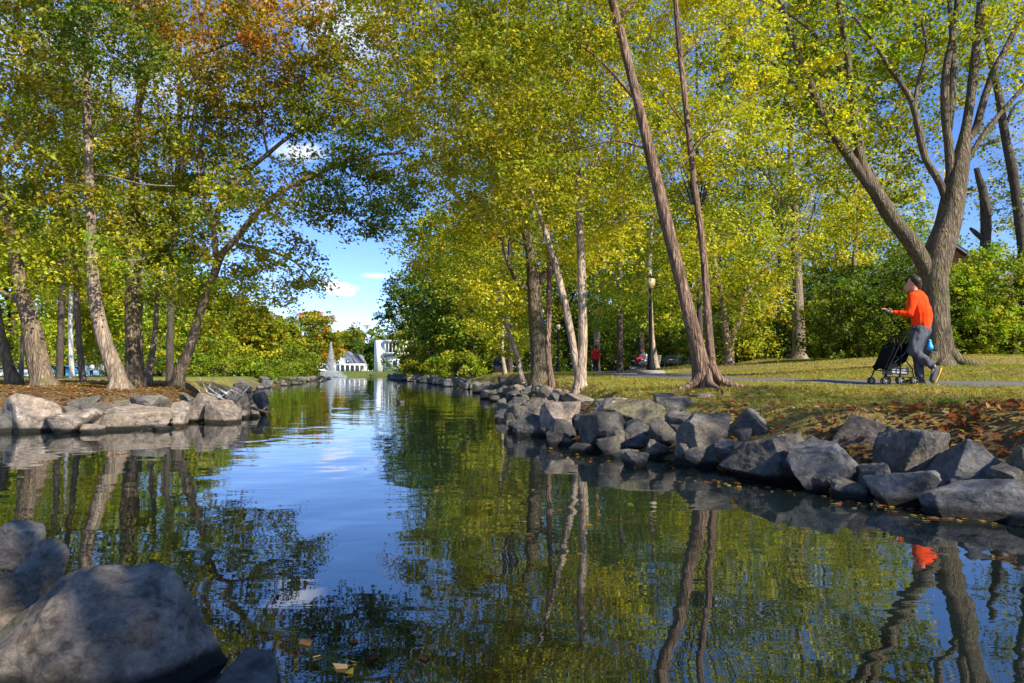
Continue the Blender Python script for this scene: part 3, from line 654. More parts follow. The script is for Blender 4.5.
tree('thick_tree', 'thick grey trunk forking low behind the slim trunks on the bank', 'old trees on the right bank',
 [[(540, 381, 30), (538, 350, 21), (535, 310, 18), (533, 275, 17), (528, 240, 12), (515, 200, 9), (500, 150, 6), (480, 100, 3)],
  [(533, 290, 9), (518, 283, 6), (508, 262, 5), (500, 235, 3)], [(535, 285, 12), (553, 268, 10), (570, 258, 8), (600, 235, 5), (630, 205, 3)],
  [(520, 215, 7), (490, 235, 5), (470, 210, 4), (440, 175, 3), (420, 150, 2)]],
 [(480, 190, 70, 50, 18.5, 2.4, 80, ['ygr', 'olv', 'birch']), (450, 250, 50, 30, 19, 2, 44, ['yel', 'ygr']), (500, 290, 30, 28, 19.5, 1.4, 24, ['yel', 'ygr']), (590, 220, 60, 40, 19, 2, 50, ['yel', 'ygr']), (460, 90, 90, 60, 18.5, 2.4, 110, ['birch', 'grn', 'olv']), (620, 270, 40, 35, 20, 2, 36, ['ygr', 'lgr'])],
 'bark_grey', .1, 44, .6, 19, 1.5, 5, 14)
tree('crooked_tree', 'thin crooked trunk leaning left behind the thick grey one', 'small trees on the right bank',
 [[(523, 379, 9), (516, 352, 6), (506, 325, 5), (500, 300, 4), (506, 270, 3), (500, 240, 2)]],
 [(495, 300, 40, 30, 23, 2, 36, ['yel', 'ygr']), (480, 265, 40, 28, 23, 2, 30, ['ygr']), (510, 340, 18, 20, 23, 1, 12, ['ygr', 'yel'])], 'bark_birch', .12, 34, .6, 22, 1.4, 6, 8)
tree('pale_tree', 'pale narrow trunk beside the two walkers on the far bank', 'small trees on the right bank',
 [[(505, 377, 6), (502, 350, 4), (503, 325, 3.5), (500, 300, 3), (498, 270, 2)]],
 [(490, 320, 28, 26, 32, 2, 30, ['ygr', 'yel']), (470, 280, 40, 30, 32, 2.5, 40, ['grn', 'ygr'])], 'bark_birch', .15, 30, .8, 31, 1.4, 7, 8)
tree('lone_tree', 'narrow spotted trunk right behind the person in red', 'trees along the path',
 [[(597, 374, 9), (597, 340, 7.5), (596, 300, 7), (595, 260, 6), (592, 210, 4), (590, 160, 2)]],
 [(600, 260, 50, 35, 38, 3, 60, ['ygr', 'lgr']), (620, 310, 40, 28, 40, 3, 50, ['lgr', 'ygr']), (585, 190, 60, 45, 38, 3.5, 80, ['ygr', 'grn'])], 'bark_birch', .17, 30, 1.0, 43, 1.3, 8, 8)
tree('dark_tree', 'dark straight trunk behind the lamp post and the seated person', 'trees along the path',
 [[(643, 372, 11), (641, 340, 8.5), (640, 300, 8), (637, 260, 7), (630, 200, 5), (625, 150, 3)]],
 [(640, 220, 60, 45, 37, 3, 80, ['ygr', 'yel']), (610, 300, 30, 25, 37, 3, 30, ['ygr', 'lgr']), (660, 290, 40, 30, 40, 3, 40, ['ygr'])], 'bark_dark', .17, 30, 1.0, 44, 1.3, 9, 8)
tree('tapering_tree', 'light tan trunk right behind the lamp post', 'trees along the path',
 [[(656, 370, 10), (652, 340, 7), (650, 300, 6), (650, 250, 5), (655, 200, 3)]],
 [(680, 230, 50, 45, 34, 3, 70, ['ygr', 'yel']), (670, 310, 40, 20, 36, 2.5, 34, ['lgr', 'ygr']), (690, 170, 60, 40, 34, 3, 70, ['yel', 'ygr'])], 'bark_birch', .17, 30, 1.0, 33, 1.4, 10, 8)
tree('twisted_tree', 'gnarled double trunk with one limb bowing to the right across the path', 'trees along the path',
 [[(729, 366, 18), (728, 345, 10), (724, 320, 7), (723, 300, 6), (716, 270, 5), (712, 230, 3)],
  [(731, 362, 9), (731, 340, 8), (740, 318, 7), (744, 298, 6.5), (757, 278, 6), (770, 262, 5), (785, 240, 4.5), (800, 220, 3), (815, 190, 2)]],
 [(750, 240, 60, 45, 27, 2.6, 80, ['yel', 'ygr', 'grn']), (758, 300, 26, 36, 27, 1.6, 36, ['yel', 'olv', 'ygr']), (752, 338, 22, 14, 28, 1.2, 14, ['ygr', 'olv']), (835, 215, 40, 35, 37, 1.6, 54, ['yel', 'ygr']), (700, 270, 40, 35, 28, 2.4, 40, ['ygr', 'yel'])], 'bark_tan', .13, 34, .75, 29, 1.7, 11, 10)
tree('broad_grey_tree', 'straight smooth grey trunk standing alone on the lawn edge', 'trees on the lawn edge',
 [[(799, 361, 23), (799, 340, 16), (798, 300, 13), (796, 250, 11), (794, 200, 9), (790, 140, 6), (800, 80, 3)], [(797, 255, 5), (808, 235, 4), (815, 205, 3)], [(795, 220, 5), (770, 180, 4), (740, 150, 2)]],
 [(790, 150, 70, 60, 32, 3.5, 110, ['yel', 'ygr', 'grn']), (840, 180, 50, 45, 33, 3, 50, ['yel', 'grn']), (740, 180, 50, 50, 33, 3, 60, ['ygr', 'grn']), (800, 60, 90, 60, 32, 4, 120, ['ygr', 'grn'])], 'bark_tan', .16, 32, .9, 34, 1.5, 12, 12)
tree('ridge_tree', 'thin grey trunk rising out of the dark shrubs', 'trees on the lawn edge',
 [[(854, 352, 9), (853, 300, 6.5), (855, 250, 5.5), (860, 190, 4), (858, 130, 2)]],
 [(860, 180, 50, 40, 38, 3, 70, ['yel', 'ygr']), (845, 240, 32, 30, 38, 2.5, 40, ['yel', 'olv']), (870, 100, 60, 50, 38, 3, 70, ['grn', 'ygr'])], 'bark_tan', .17, 30, 1.0, 38, 1.4, 13, 8)
# --- the big many-limbed tree at the right
D = 15
tree('spreading_tree', 'massive furrowed many limbed tree behind the man in orange', 'old trees on the right lawn',
 [[(940, 367, 56), (938, 345, 40), (936, 310, 36), (934, 275, 38), (940, 250, 40), (950, 215, 36), (957, 180, 32), (966, 130, 15), (974, 70, 14), (979, 20, 12), (985, -40, 9), (990, -110, 5)],
  [(934, 300, 15), (928, 272, 17), (914, 246, 17), (895, 222, 16), (878, 195, 15), (862, 165, 11), (856, 125, 9), (850, 80, 8), (846, 45, 7), (840, 10, 6), (832, -40, 4)],
  [(880, 200, 11), (862, 175, 11), (843, 148, 10), (825, 120, 9), (812, 88, 8), (800, 58, 7), (790, 30, 6), (780, 0, 5), (768, -50, 3)],
  [(856, 128, 4), (830, 108, 3.5), (804, 92, 3.2), (782, 72, 3), (768, 60, 2.4), (745, 48, 1.6)], [(846, 76, 4.5), (830, 56, 4), (815, 35, 3.4), (795, 18, 3), (770, 5, 2.5), (745, -8, 1.5)],
  [(940, 262, 12), (944, 225, 10), (950, 190, 9), (949, 150, 9), (945, 110, 9), (946, 70, 8), (955, 25, 7), (960, -30, 5)],
  [(952, 222, 8), (941, 185, 8), (925, 158, 7.5), (919, 130, 7), (912, 102, 6), (900, 82, 5.5), (888, 66, 5), (874, 42, 4), (855, 18, 3), (835, 0, 2)],
  [(914, 105, 5), (920, 75, 4.5), (927, 50, 4), (922, 20, 3), (915, -20, 2)],
  [(950, 225, 8), (947, 190, 9), (957, 155, 8), (974, 132, 7.5), (984, 100, 7), (993, 72, 6.5), (1008, 44, 6), (1024, 10, 5), (1040, -30, 3)],
  [(955, 185, 7), (966, 162, 6), (980, 140, 5.5), (998, 116, 5), (1024, 86, 4), (1050, 50, 3)],
  [(948, 130, 8), (952, 90, 8), (953, 50, 7), (950, 10, 5), (945, -40, 3)],
  [(885, 208, 4), (870, 130, 3), (905, 100, 2)][:1] + [(872, 170, 3), (850, 150, 2.5), (825, 140, 2), (800, 132, 1.5)],
  [(860, 130, 3), (820, 134, 2.6), (780, 128, 2.2), (745, 134, 1.4)]],
 [(770, 40, 80, 50, 16.5, 1.8, 90, ['yel', 'ygr', 'grn']), (860, 20, 90, 45, 16.8, 2.0, 90, ['grn', 'ygr', 'lgr']), (830, 80, 70, 50, 17, 1.2, 60, ['lgr', 'ygr', 'grn']), (900, -60, 160, 60, 15, 3, 110, ['ygr', 'grn']), (880, 150, 60, 60, 17, 1.4, 60, ['ygr', 'yel', 'grn']), (985, 50, 60, 50, 16.5, 2, 46, ['yel', 'ygr']), (1040, 20, 60, 60, 15, 2, 30, ['ygr']), (860, 30, 60, 40, 14.0, .8, 10, ['ygr', 'lgr']), (950, 10, 70, 30, 14.2, .8, 9, ['ygr', 'lgr']), (790, 80, 40, 40, 14.2, .8, 9, ['yel', 'ygr']), (800, 120, 70, 40, 15, 1.5, 28, ['yel', 'ygr']), (930, 70, 50, 60, 17, 1, 40, ['grn', 'ygr', 'lgr'])],
 'bark_grey', .1, 40, .5, D, 1.5, 20, 22, twig=.008, wk=.92, wk0=.65, roots=[[(.1, -.1, .4, .15), (.3, -.16, .15, .13), (.6, -.28, .03, .08), (1.0, -.35, -.06, .03)], [(-.15, -.1, .3, .14), (-.4, -.25, .06, .09), (-.75, -.5, -.06, .03)]])
tree('snag_tree', 'dark broken trunk standing above the bright shrubs', 'trees behind the bright shrubs',
 [[(984, 340, 13), (984, 290, 13), (985, 250, 12), (986, 225, 12), (984, 195, 10), (979, 178, 8), (976, 168, 6)], [(984, 240, 7), (975, 232, 6), (970, 228, 3)]],
 [(1000, 190, 30, 35, 31, 1.5, 26, ['grn', 'ygr']), (1010, 245, 26, 24, 31, 1.5, 22, ['lgr', 'yel'])], 'bark_dark', .15, 30, .7, 30, 1.2, 22, 10)
tree('edge_tree', 'tall dark trunk leaning left at the right edge of the photo', 'trees behind the bright shrubs',
 [[(1027, 335, 14), (1025, 280, 12), (1020, 225, 12), (1013, 175, 11), (1005, 135, 10), (998, 90, 9), (990, 55, 8), (984, 10, 7), (980, -50, 4)], [(998, 140, 5), (990, 143, 4), (976, 147, 2)], [(1006, 125, 4), (1015, 105, 3), (1024, 100, 2)]],
 [(1020, 130, 45, 40, 30, 2, 30, ['grn', 'ygr']), (960, 20, 70, 40, 31, 3, 50, ['grn', 'ygr']), (1020, 200, 30, 30, 30, 1.5, 18, ['grn']), (1020, -20, 70, 60, 31, 3, 60, ['ygr'])], 'bark_dark', .15, 32, .75, 29, 1.2, 23, 10)
# --- left bank
GLt = 'trees on the left bank'
tree('bent_tree', 'thick mossy brown trunk with a bend second from the left edge', GLt,
 [[(44, 387, 34), (40, 370, 25), (35, 343, 23), (29, 318, 19), (23, 298, 17), (18, 270, 14), (10, 230, 12), (-2, 180, 10), (-10, 100, 8), (-10, 20, 6), (0, -60, 4)], [(22, 295, 6), (40, 280, 5), (60, 262, 4), (85, 250, 2)], [(26, 310, 6), (10, 296, 5), (-20, 280, 4)], [(-4, 170, 6), (30, 130, 5), (60, 110, 4), (110, 90, 2)]],
 [(30, 200, 60, 60, 12, 2, 56, ['ygr', 'grn', 'olv']), (20, 90, 70, 60, 12, 2.4, 70, ['grn', 'olv']), (20, 265, 45, 25, 12, 1.4, 18, ['ygr', 'orng'][:1] + ['ygr']), (40, -30, 90, 60, 12, 2.5, 70, ['grn', 'rust'])],
 'bark_brown', .085, 46, .45, 12.6, 1.4, 30, 16)
tree('edge_trunk_tree', 'dark trunk leaning at the far left edge of the photo', GLt,
 [[(15, 387, 20), (8, 365, 13), (2, 340, 11), (-5, 300, 10), (-15, 230, 8), (-20, 120, 5)]],
 [(-20, 180, 50, 60, 13.5, 1.6, 34, ['grn', 'olv']), (0, 60, 50, 60, 13.5, 1.8, 40, ['grn'])], 'bark_brown', .09, 44, .45, 13.4, 1.3, 31, 10)
tree('thin_left_tree', 'very thin trunk between the two left edge trunks', GLt,
 [[(21, 384, 6), (22, 350, 4.5), (24, 315, 4), (26, 260, 3), (30, 200, 2)]], [(30, 230, 40, 40, 17, 1.6, 36, ['ygr', 'lgr'])], 'bark_tan', .1, 36, .5, 17, 1.2, 32, 8)
tree('pole_tree', 'narrow brown trunk between the thick bent tree and the pale leaning tree', GLt,
 [[(83, 382, 9), (79, 340, 7.5), (77, 300, 7), (75, 250, 6), (72, 190, 5), (75, 120, 3)]],
 [(75, 190, 50, 50, 18, 2, 60, ['ygr', 'grn']), (70, 110, 50, 50, 18, 2, 60, ['olv', 'grn']), (80, 260, 40, 26, 18, 1.6, 26, ['ygr'])], 'bark_tan', .1, 40, .55, 18, 1.2, 33, 9)
tree('pale_leaning_tree', 'bright tan trunk leaning left in full sun at the middle of the left bank', GLt,
 [[(121, 387, 33), (115, 370, 24), (106, 345, 21), (98, 315, 18), (93, 280, 16), (91, 240, 14), (90, 190, 12.5), (88, 140, 11), (86, 90, 10), (87, 40, 8), (92, -20, 6), (95, -90, 3)],
  [(90, 188, 5), (80, 184, 4), (66, 190, 3), (45, 195, 2)], [(90, 175, 4), (110, 176, 3), (140, 184, 2.5), (175, 186, 1.5)], [(90, 140, 3.5), (110, 120, 3), (135, 115, 2)], [(86, 90, 5), (70, 76, 3.5), (50, 55, 3), (20, 25, 2)],
  [(90, 262, 4), (104, 256, 3), (124, 262, 2.4), (145, 258, 1.6)], [(86, 70, 5), (75, 40, 4), (52, 10, 3)]],
 [(60, 130, 60, 45, 13.6, 1.4, 50, ['olv', 'ygr']), (115, 210, 60, 40, 13.6, 1.4, 40, ['ygr', 'olv', 'grn']), (112, 45, 58, 26, 11, 1.2, 40, ['dgr', 'grn']), (70, -30, 100, 50, 12, 2.4, 80, ['grn', 'olv']), (130, 255, 40, 22, 12.2, 1.2, 16, ['ygr', 'lgr'])],
 'bark_tan', .08, 48, .4, 12.4, 1.5, 34, 16, wk=.72)
tree('tall_left_tree', 'straight thick trunk right behind the pale leaning tree', GLt,
 [[(134, 384, 24), (133, 350, 17), (132, 300, 16), (133, 250, 14), (134, 200, 12), (135, 150, 10), (138, 110, 9), (144, 80, 8), (160, 40, 6), (170, -10, 4)],
  [(136, 122, 5), (150, 118, 4), (180, 118, 3.4), (215, 117, 2.6), (250, 122, 1.6)], [(140, 92, 5), (147, 73, 4.5), (180, 62, 4), (213, 50, 3.4), (250, 34, 3), (290, 14, 2.4), (320, -5, 1.6)],
  [(134, 190, 5), (120, 240, 4), (115, 200, 3)][:1] + [(118, 160, 4), (112, 110, 3), (110, 60, 2)], [(142, 85, 5), (165, 45, 4), (190, 20, 3), (200, -20, 2)]],
 [(220, 60, 70, 45, 14.5, 2, 74, ['rust', 'olv', 'rust']), (290, 30, 55, 40, 13.5, 1.8, 66, ['rust', 'orng', 'rust']), (185, 120, 60, 40, 15, 1.8, 48, ['olv', 'grn', 'ygr']), (250, 95, 55, 30, 14, 1.6, 44, ['rust', 'olv']), (170, -20, 110, 50, 14.5, 2.4, 110, ['rust', 'orng', 'olv']), (150, 190, 50, 50, 15.5, 1.6, 44, ['ygr', 'grn'])],
 'bark_brown', .085, 48, .45, 15, 1.4, 35, 16, twig=.009)
tree('side_stem_tree', 'short side trunk touching the straight thick trunk on its right', GLt,
 [[(141, 383, 12), (140, 355, 9), (139, 330, 8), (141, 290, 6), (145, 240, 4), (150, 190, 2)]], [(150, 235, 40, 35, 16, 1.4, 34, ['ygr', 'grn']), (170, 290, 30, 22, 16, 1.2, 18, ['ygr', 'lgr'])], 'bark_tan', .1, 40, .5, 15.6, 1.2, 36, 9)
tree('young_left_tree', 'slim trunk slanting right between the thick trunk and the leaning dark one', GLt,
 [[(148, 383, 10), (151, 360, 7.5), (155, 335, 6), (157, 300, 5), (160, 250, 4), (163, 180, 3), (166, 120, 2)]], [(170, 230, 45, 40, 17, 1.6, 44, ['ygr', 'grn']), (170, 160, 45, 40, 17, 1.6, 44, ['grn', 'olv'])], 'bark_tan', .1, 40, .5, 17, 1.2, 37, 9)
tree('overhanging_tree', 'leaning trunk whose long limbs reach over the pond on the left', GLt,
 [[(176, 386, 22), (181, 368, 15), (190, 348, 13), (197, 322, 12), (206, 295, 11), (215, 272, 10), (221, 255, 9), (235, 240, 8), (255, 215, 7), (272, 198, 7), (290, 186, 6.5), (316, 175, 6), (334, 166, 5.5), (352, 160, 5), (375, 155, 4), (405, 153, 2.5)],
  [(218, 262, 8), (214, 235, 7), (220, 205, 6.5), (240, 178, 6), (270, 152, 5.5), (290, 136, 5), (310, 126, 4.5), (330, 105, 3), (345, 80, 2)], [(215, 230, 6), (200, 180, 5), (205, 120, 4), (220, 60, 2)],
  [(318, 172, 4), (335, 190, 3), (350, 215, 2), (375, 235, 1.4)], [(268, 155, 3.5), (262, 120, 3), (266, 85, 2)], [(290, 185, 4), (305, 200, 3), (330, 212, 2)], [(232, 243, 5), (265, 250, 4), (295, 262, 2.6), (320, 290, 1.4)]],
 [(240, 225, 60, 50, 14, 1.8, 48, ['ygr', 'grn', 'olv']), (215, 290, 45, 36, 14, 1.6, 34, ['ygr', 'lgr', 'yel']), (280, 190, 50, 36, 14, 1.5, 26, ['ygr', 'olv', 'grn']), (345, 140, 45, 34, 14, 1.5, 32, ['bgr', 'grn']), (360, 190, 60, 22, 14, 1.4, 40, ['bgr', 'dgr', 'grn']), (330, 90, 45, 45, 14, 1.6, 34, ['rust', 'olv', 'grn']), (390, 150, 40, 45, 14.5, 1.6, 50, ['bgr', 'grn', 'olv']), (355, 60, 40, 50, 14, 1.6, 34, ['grn', 'olv']), (285, 250, 30, 26, 14, 1, 11, ['ygr', 'olv']), (308, 278, 15, 13, 14, .4, 7, ['olv', 'ygr']), (362, 226, 20, 9, 14, .5, 8, ['bgr', 'grn']), (325, 215, 18, 10, 14, .5, 7, ['grn', 'olv']), (255, 290, 36, 24, 14.5, 1.2, 20, ['ygr', 'yel']), (370, -20, 70, 40, 14, 2, 60, ['grn', 'olv']), (300, 110, 30, 25, 14, 1, 14, ['grn']), (220, 160, 50, 40, 14.5, 1.5, 40, ['olv', 'grn']), (395, 215, 26, 14, 14, .8, 9, ['bgr'])],
 'bark_brown', .085, 46, .42, 14, 1.5, 38, 14, twig=.008)
tree('white_trunk_tree', 'pale whitish trunk near the parked cars', GLt,
 [[(72, 377, 7.5), (71, 350, 6), (70, 325, 5.5), (71, 290, 4), (70, 250, 2)]], [(75, 280, 45, 30, 34, 3, 50, ['ygr', 'yel']), (60, 230, 50, 40, 34, 3, 60, ['ygr', 'grn'])], 'bark_white', .17, 30, .9, 34, 1.2, 39, 8)
# unseen trees behind and beside the camera, added to shade the near rocks
def _shade():
    for x, y, h, r, lab, sd_ in [(4.7, -2.9, 8.5, 3.1, 'unseen tree added behind the camera to shade the foreground rock', 1), (10.2, .6, 8.5, 3.3, 'unseen tree added right of the view to shade the bank', 2)]:
        gtree(x, y, h, r, ['ygr', 'grn'], 'bark_grey', lab, 'unseen trees added for shade', 640 + 7 * sd_, leaf=.11, ncl=110, per=44, crad=.5, trunk_r=.2, low=.3, lobes=12)
# ------------------------------------------------------------------ background trees and shrubs
def px2x(px, d): return (px - 512) / FPX * d
BG = [ # px, d, height, radius, palette, label
 (458, 62, 15.5, 7.2, ['bgr', 'grn'], 'large blue green tree leaning over the far right shore'),
 (432, 78, 13, 5.2, ['bgr', 'dgr'], 'dark dense tree nearest the white block on the right shore'),
 (470, 56, 15, 6, ['bgr', 'grn', 'ygr'], 'round green tree behind the two walkers'),
 (520, 62, 18, 7, ['grn', 'ygr'], 'bushy green tree behind the thick grey trunk'),
 (566, 66, 19, 8, ['lgr', 'grn'], 'bright green tree behind the second lamp post'),
 (625, 72, 19, 8, ['lgr', 'ygr'], 'light green tree beyond the path end'),
 (690, 58, 17, 7, ['ygr', 'lgr', 'grn'], 'broad green tree shading the empty bench'),
 (745, 56, 20, 8, ['grn', 'ygr'], 'tall green tree behind the gnarled double trunk'),
 (835, 60, 21, 8, ['grn', 'ygr', 'bgr'], 'tall dark green tree behind the grey lawn trunk'),
 (905, 66, 17, 7, ['bgr', 'grn'], 'green tree behind the man in orange'),
 (315, 150, 13.8, 5.6, ['olv', 'orng', 'ygr', 'grn'], 'round orange and green tree left of the white gabled house'),
 (268, 110, 9, 5, ['dgr', 'grn'], 'dark green tree by the left end of the far shore'),
 (296, 104, 7.5, 4.5, ['olv', 'dgr', 'ygr'], 'low yellowish tree close to the fountain'),
 (238, 84, 8.6, 4.8, ['ygr', 'olv', 'grn', 'orng'], 'yellow orange tree on the left shore'),
 (205, 62, 9.5, 4.6, ['ygr', 'grn', 'olv'], 'light green tree on the receding left shore'),
 (250, 66, 6.2, 3.6, ['ygr', 'grn', 'olv'], 'yellow green tree bending over the left shore'),
 (10, 52, 13, 6, ['lgr', 'yel'], 'bright green tree behind the left edge trunks'),
 (62, 66, 15, 6.5, ['ygr', 'yel'], 'yellow green tree in front of the parked cars'),
 (110, 60, 14, 6, ['ygr', 'yel'], 'yellow green tree behind the person in white'),
 (165, 56, 14, 6, ['lgr', 'ygr'], 'green tree behind the leaning dark trunk'),
 (-40, 46, 14, 6, ['ygr', 'lgr'], 'green tree cut by the left edge of the photo')]
for i, (px, d, h, r, pal, lab) in enumerate(BG):
    gtree(px2x(px, d), d, h, r, pal, 'bark_dark', lab, 'background trees round the pond', 500 + i, leaf=.17 + .0026 * d, ncl=420, per=34, crad=.075 * h, trunk_r=.25, low=.1, lobes=15)
gtree(px2x(358, 285), 285, 15.5, 4.2, ['dgr', 'bgr'], 'bark_dark', 'dark pointed conifer rising behind the roof of the white gabled house', 'background trees round the pond', 601, leaf=.7, ncl=320, per=26, crad=.9, shape='cone', low=.08, name='conifer_tree')
for k, (px, h) in enumerate([(352, 17), (368, 14), (384, 19), (396, 21), (408, 20), (334, 18)]):
    gtree(px2x(px, 300), 300 + 4 * k, h, h * .45, [['dgr', 'grn'], ['bgr', 'dgr'], ['grn', 'olv']][k % 3], 'bark_dark', ['green tree rising right behind the white gabled house', 'low dark tree between the conifer and the gabled house', 'dark tree left of the tall white block', 'rounded green tree topping the tall white block', 'tree behind the right side of the tall white block', 'tree behind the fountain jet'][k], 'background trees round the pond', 660 + k, leaf=.9, ncl=260, per=26, crad=1.5, trunk_r=.3, low=.0, lobes=12)
# high crowns behind the bank trees, filling the upper picture with depth
HB = [(60, 30, 20, 6, ['grn', 'olv'], 'tall tree deep behind the left bank trunks'), (170, 27, 20, 5.5, ['olv', 'grn'], 'tall tree deep behind the straight thick left trunk'), (620, 30, 21, 6.5, ['ygr', 'grn'], 'tall yellow green tree behind the forked pair'),
      (700, 32, 22, 6.5, ['ygr', 'grn', 'yel'], 'tall yellow tree behind the leaning twin trunks'), (510, 34, 20, 6, ['birch', 'ygr'], 'tall olive tree behind the thick grey trunk'), (780, 44, 24, 7, ['grn', 'yel'], 'tall green and yellow tree behind the lawn edge')]
for i, (px, d, h, r, pal, lab) in enumerate(HB):
    gtree(px2x(px, d), d, h, r, pal, 'bark_dark', lab, 'tall trees behind the banks', 640 + i, leaf=.16, ncl=230, per=26, crad=.95, trunk_r=.12, low=.32, lobes=14)
# distant ring
rg = np.random.default_rng(99)
for i in range(44):
    px = -120 + i * 30 + rg.uniform(-10, 10); d = rg.uniform(120, 175)
    if 318 < px < 405: d = rg.uniform(285, 320)
    h = d * rg.uniform(.05, .075) if d > 250 else d * rg.uniform(.075, .12)
    if px > 430: h *= 1.25
    gtree(px2x(px, d), d, h, h * .5, [['grn', 'olv'], ['dgr', 'bgr'], ['grn', 'ygr'], ['bgr', 'grn']][i % 4], 'bark_dark', 'distant tree in the green belt closing the view', 'distant belt of trees', 700 + i, leaf=.0042 * d, ncl=150, per=26, crad=.11 * h, trunk_r=.3, low=.0, lobes=9)
low_ = [gtree(0, 400 + i, 7.5, 6.5, p, 'bark_dark', 'low thicket tree filling the far side of the park', 'low thicket beyond the park', 780 + i, leaf=.4, ncl=120, per=26, crad=1.2, trunk_r=.2, low=-.1, lobes=10) for i, p in enumerate([['grn', 'olv'], ['dgr', 'grn'], ['lgr', 'ygr', 'grn'], ['dgr', 'bgr']])]
k = 0
for i in range(56):
    px = -140 + 23.5 * i; d = rg.uniform(88, 112)
    if 300 < px < 420: continue
    if px > 430: d = rg.uniform(74, 100)
    o = low_[k % 4] if k < 4 else copy_tree(low_[k % 4]); k += 1; sc1 = rg.uniform(.8, 1.25)
    x = px2x(px, d); o.location = (x, d, gz(x, d)); o.rotation_euler = (0, 0, rg.uniform(0, 6.28)); o.scale = (sc1, sc1, sc1)
# shrubs
_shade()
GS = 'shrubs behind the lawn'
def pb(px, d): return px2x(px, d)
bush(pb(1000, 27), 27, [(-1.6, 0, 1.6, 1.9, 1.4, 2.2, 200), (.3, .4, 2.2, 2.0, 1.6, 2.5, 250), (2.6, .5, 1.9, 1.9, 1.6, 2.4, 330), (-.2, -.9, .9, 2.8, 1.0, 1.2, 170)], ['lgr', 'lgr', 'grn', 'ygr'], 'bright lime green shrub mass under the broken trunk', GS, 801, .13, 30, .42)
bush(pb(935, 29), 29, [(-.8, 0, 1.6, 1.8, 1.5, 2.4, 140), (.9, 0, 1.9, 1.6, 1.5, 2.2, 120)], ['grn', 'lgr', 'dgr'], 'green shrub directly behind the man in orange', GS, 802, .13, 30, .42)
bush(pb(895, 27), 27, [(0, 0, 1.2, 2.0, 1.4, 1.7, 210), (-1.8, .6, 1.3, 1.7, 1.4, 1.8, 150), (1.1, .6, 2.6, 1.6, 1.4, 2.0, 170)], ['dgr', 'grn'], 'dark green spreading shrub behind the stroller', GS, 803, .12, 30, .4)
bush(pb(838, 38), 38, [(0, 0, 2.2, 2.4, 1.8, 3.2, 260), (-1.8, .5, 1.2, 1.8, 1.6, 1.8, 130), (2.2, .8, 2.6, 2.0, 1.6, 3.0, 190)], ['dgr', 'bgr', 'dgr'], 'dark ivy green shrub right of the smooth grey trunk', GS, 804, .14, 30, .5)
bush(pb(775, 38), 38, [(0, 0, 1.2, 3.2, 1.8, 1.8, 170), (-3, .5, 1.4, 2.4, 1.8, 1.9, 120)], ['dgr', 'grn'], 'low dark shrub left of the smooth grey trunk', GS, 805, .15, 30, .55)
bush(pb(700, 46), 46, [(0, 0, 1.4, 3.4, 1.8, 2.2, 170), (-3.6, .5, 1.4, 2.4, 1.8, 2.2, 120), (3, 0, 1.3, 2.4, 1.6, 2, 100)], ['dgr', 'grn', 'bgr'], 'dark shrub behind the empty park bench', GS, 806, .18, 28, .6)
bush(pb(612, 60), 60, [(0, 0, 1.5, 4, 2, 2.4, 170), (-4, 0, 1.3, 3.6, 2, 2.2, 150), (3.5, 1, 1.6, 2.5, 2, 2.4, 80)], ['dgr', 'dgr', 'grn'], 'dark shrub row where the path disappears', GS, 807, .2, 28, .7)
bush(pb(520, 58), 58, [(0, 0, 1.3, 3.6, 2, 2.0, 150), (-5, 0, 1.1, 3, 2, 1.7, 120)], ['dgr', 'grn', 'bgr'], 'dark shrub behind the two walkers', GS, 808, .2, 28, .7)
bush(pb(455, 54), 54, [(0, 0, .9, 2.5, 1.4, 1.3, 100), (-3, 4, .8, 2.0, 1.4, 1.1, 70)], ['lgr', 'grn', 'ygr'], 'low light green shrub on the far right shore', 'shrubs along the pond shore', 809, .18, 26, .55)
bush(pb(428, 72), 72, [(0, 0, 1.3, 3, 2, 1.9, 110), (-1.5, 3, 1.0, 2.4, 1.6, 1.5, 80)], ['olv', 'grn', 'orng'], 'yellowish shrub below the white block', 'shrubs along the pond shore', 810, .22, 26, .7)
bush(pb(232, 40), 40, [(0, 0, .5, 2.5, 1.0, .7, 70), (-2.4, 0, .6, 2.0, 1.0, .8, 60), (1.4, 1.2, .5, 1.5, 1, .7, 40)], ['lgr', 'grn'], 'low bright green plants on the left shore behind the point', 'shrubs along the pond shore', 811, .14, 24, .4)
bush(pb(280, 84), 84, [(0, 0, 1.6, 3.2, 2, 2.3, 140), (2, 3, 1.2, 2.2, 2, 1.9, 90), (-4, -2, 1.3, 3.6, 2, 2.0, 130)], ['dgr', 'grn', 'lgr'], 'dark green shrubs left of the fountain', 'shrubs along the pond shore', 812, .25, 24, .8)
bush(pb(262, 64), 64, [(0, 0, .5, 3.2, 1.2, .8, 90), (2.6, 1.5, .5, 2.6, 1.2, .8, 70)], ['lgr', 'grn'], 'low green plants along the left shore midway to the fountain', 'shrubs along the pond shore', 817, .18, 24, .5)
bush(pb(300, 95), 95, [(-2, 0, .7, 3, 1.5, 1.0, 90), (-4.6, -1, .7, 3, 1.5, 1.0, 70)], ['lgr', 'grn', 'dgr'], 'low green plants on the far shore left of the fountain', 'shrubs along the pond shore', 818, .25, 24, .6)
bush(pb(160, 44), 44, [(0, 0, 1.2, 3.2, 1.6, 1.6, 110), (4, 0, 1.1, 2.5, 1.6, 1.5, 80)], ['grn', 'ygr', 'dgr'], 'green shrub behind the leaning dark trunk', 'shrubs along the pond shore', 813, .18, 26, .6)
bush(pb(200, 11.9), 11.95, [(0, 0, .08, .3, .2, .1, 22)], ['lgr', 'ygr'], 'lime green weed tuft growing above the ochre boulder', 'weeds on the banks', 814, .05, 26, .12, 'weed_tuft', 'plant')
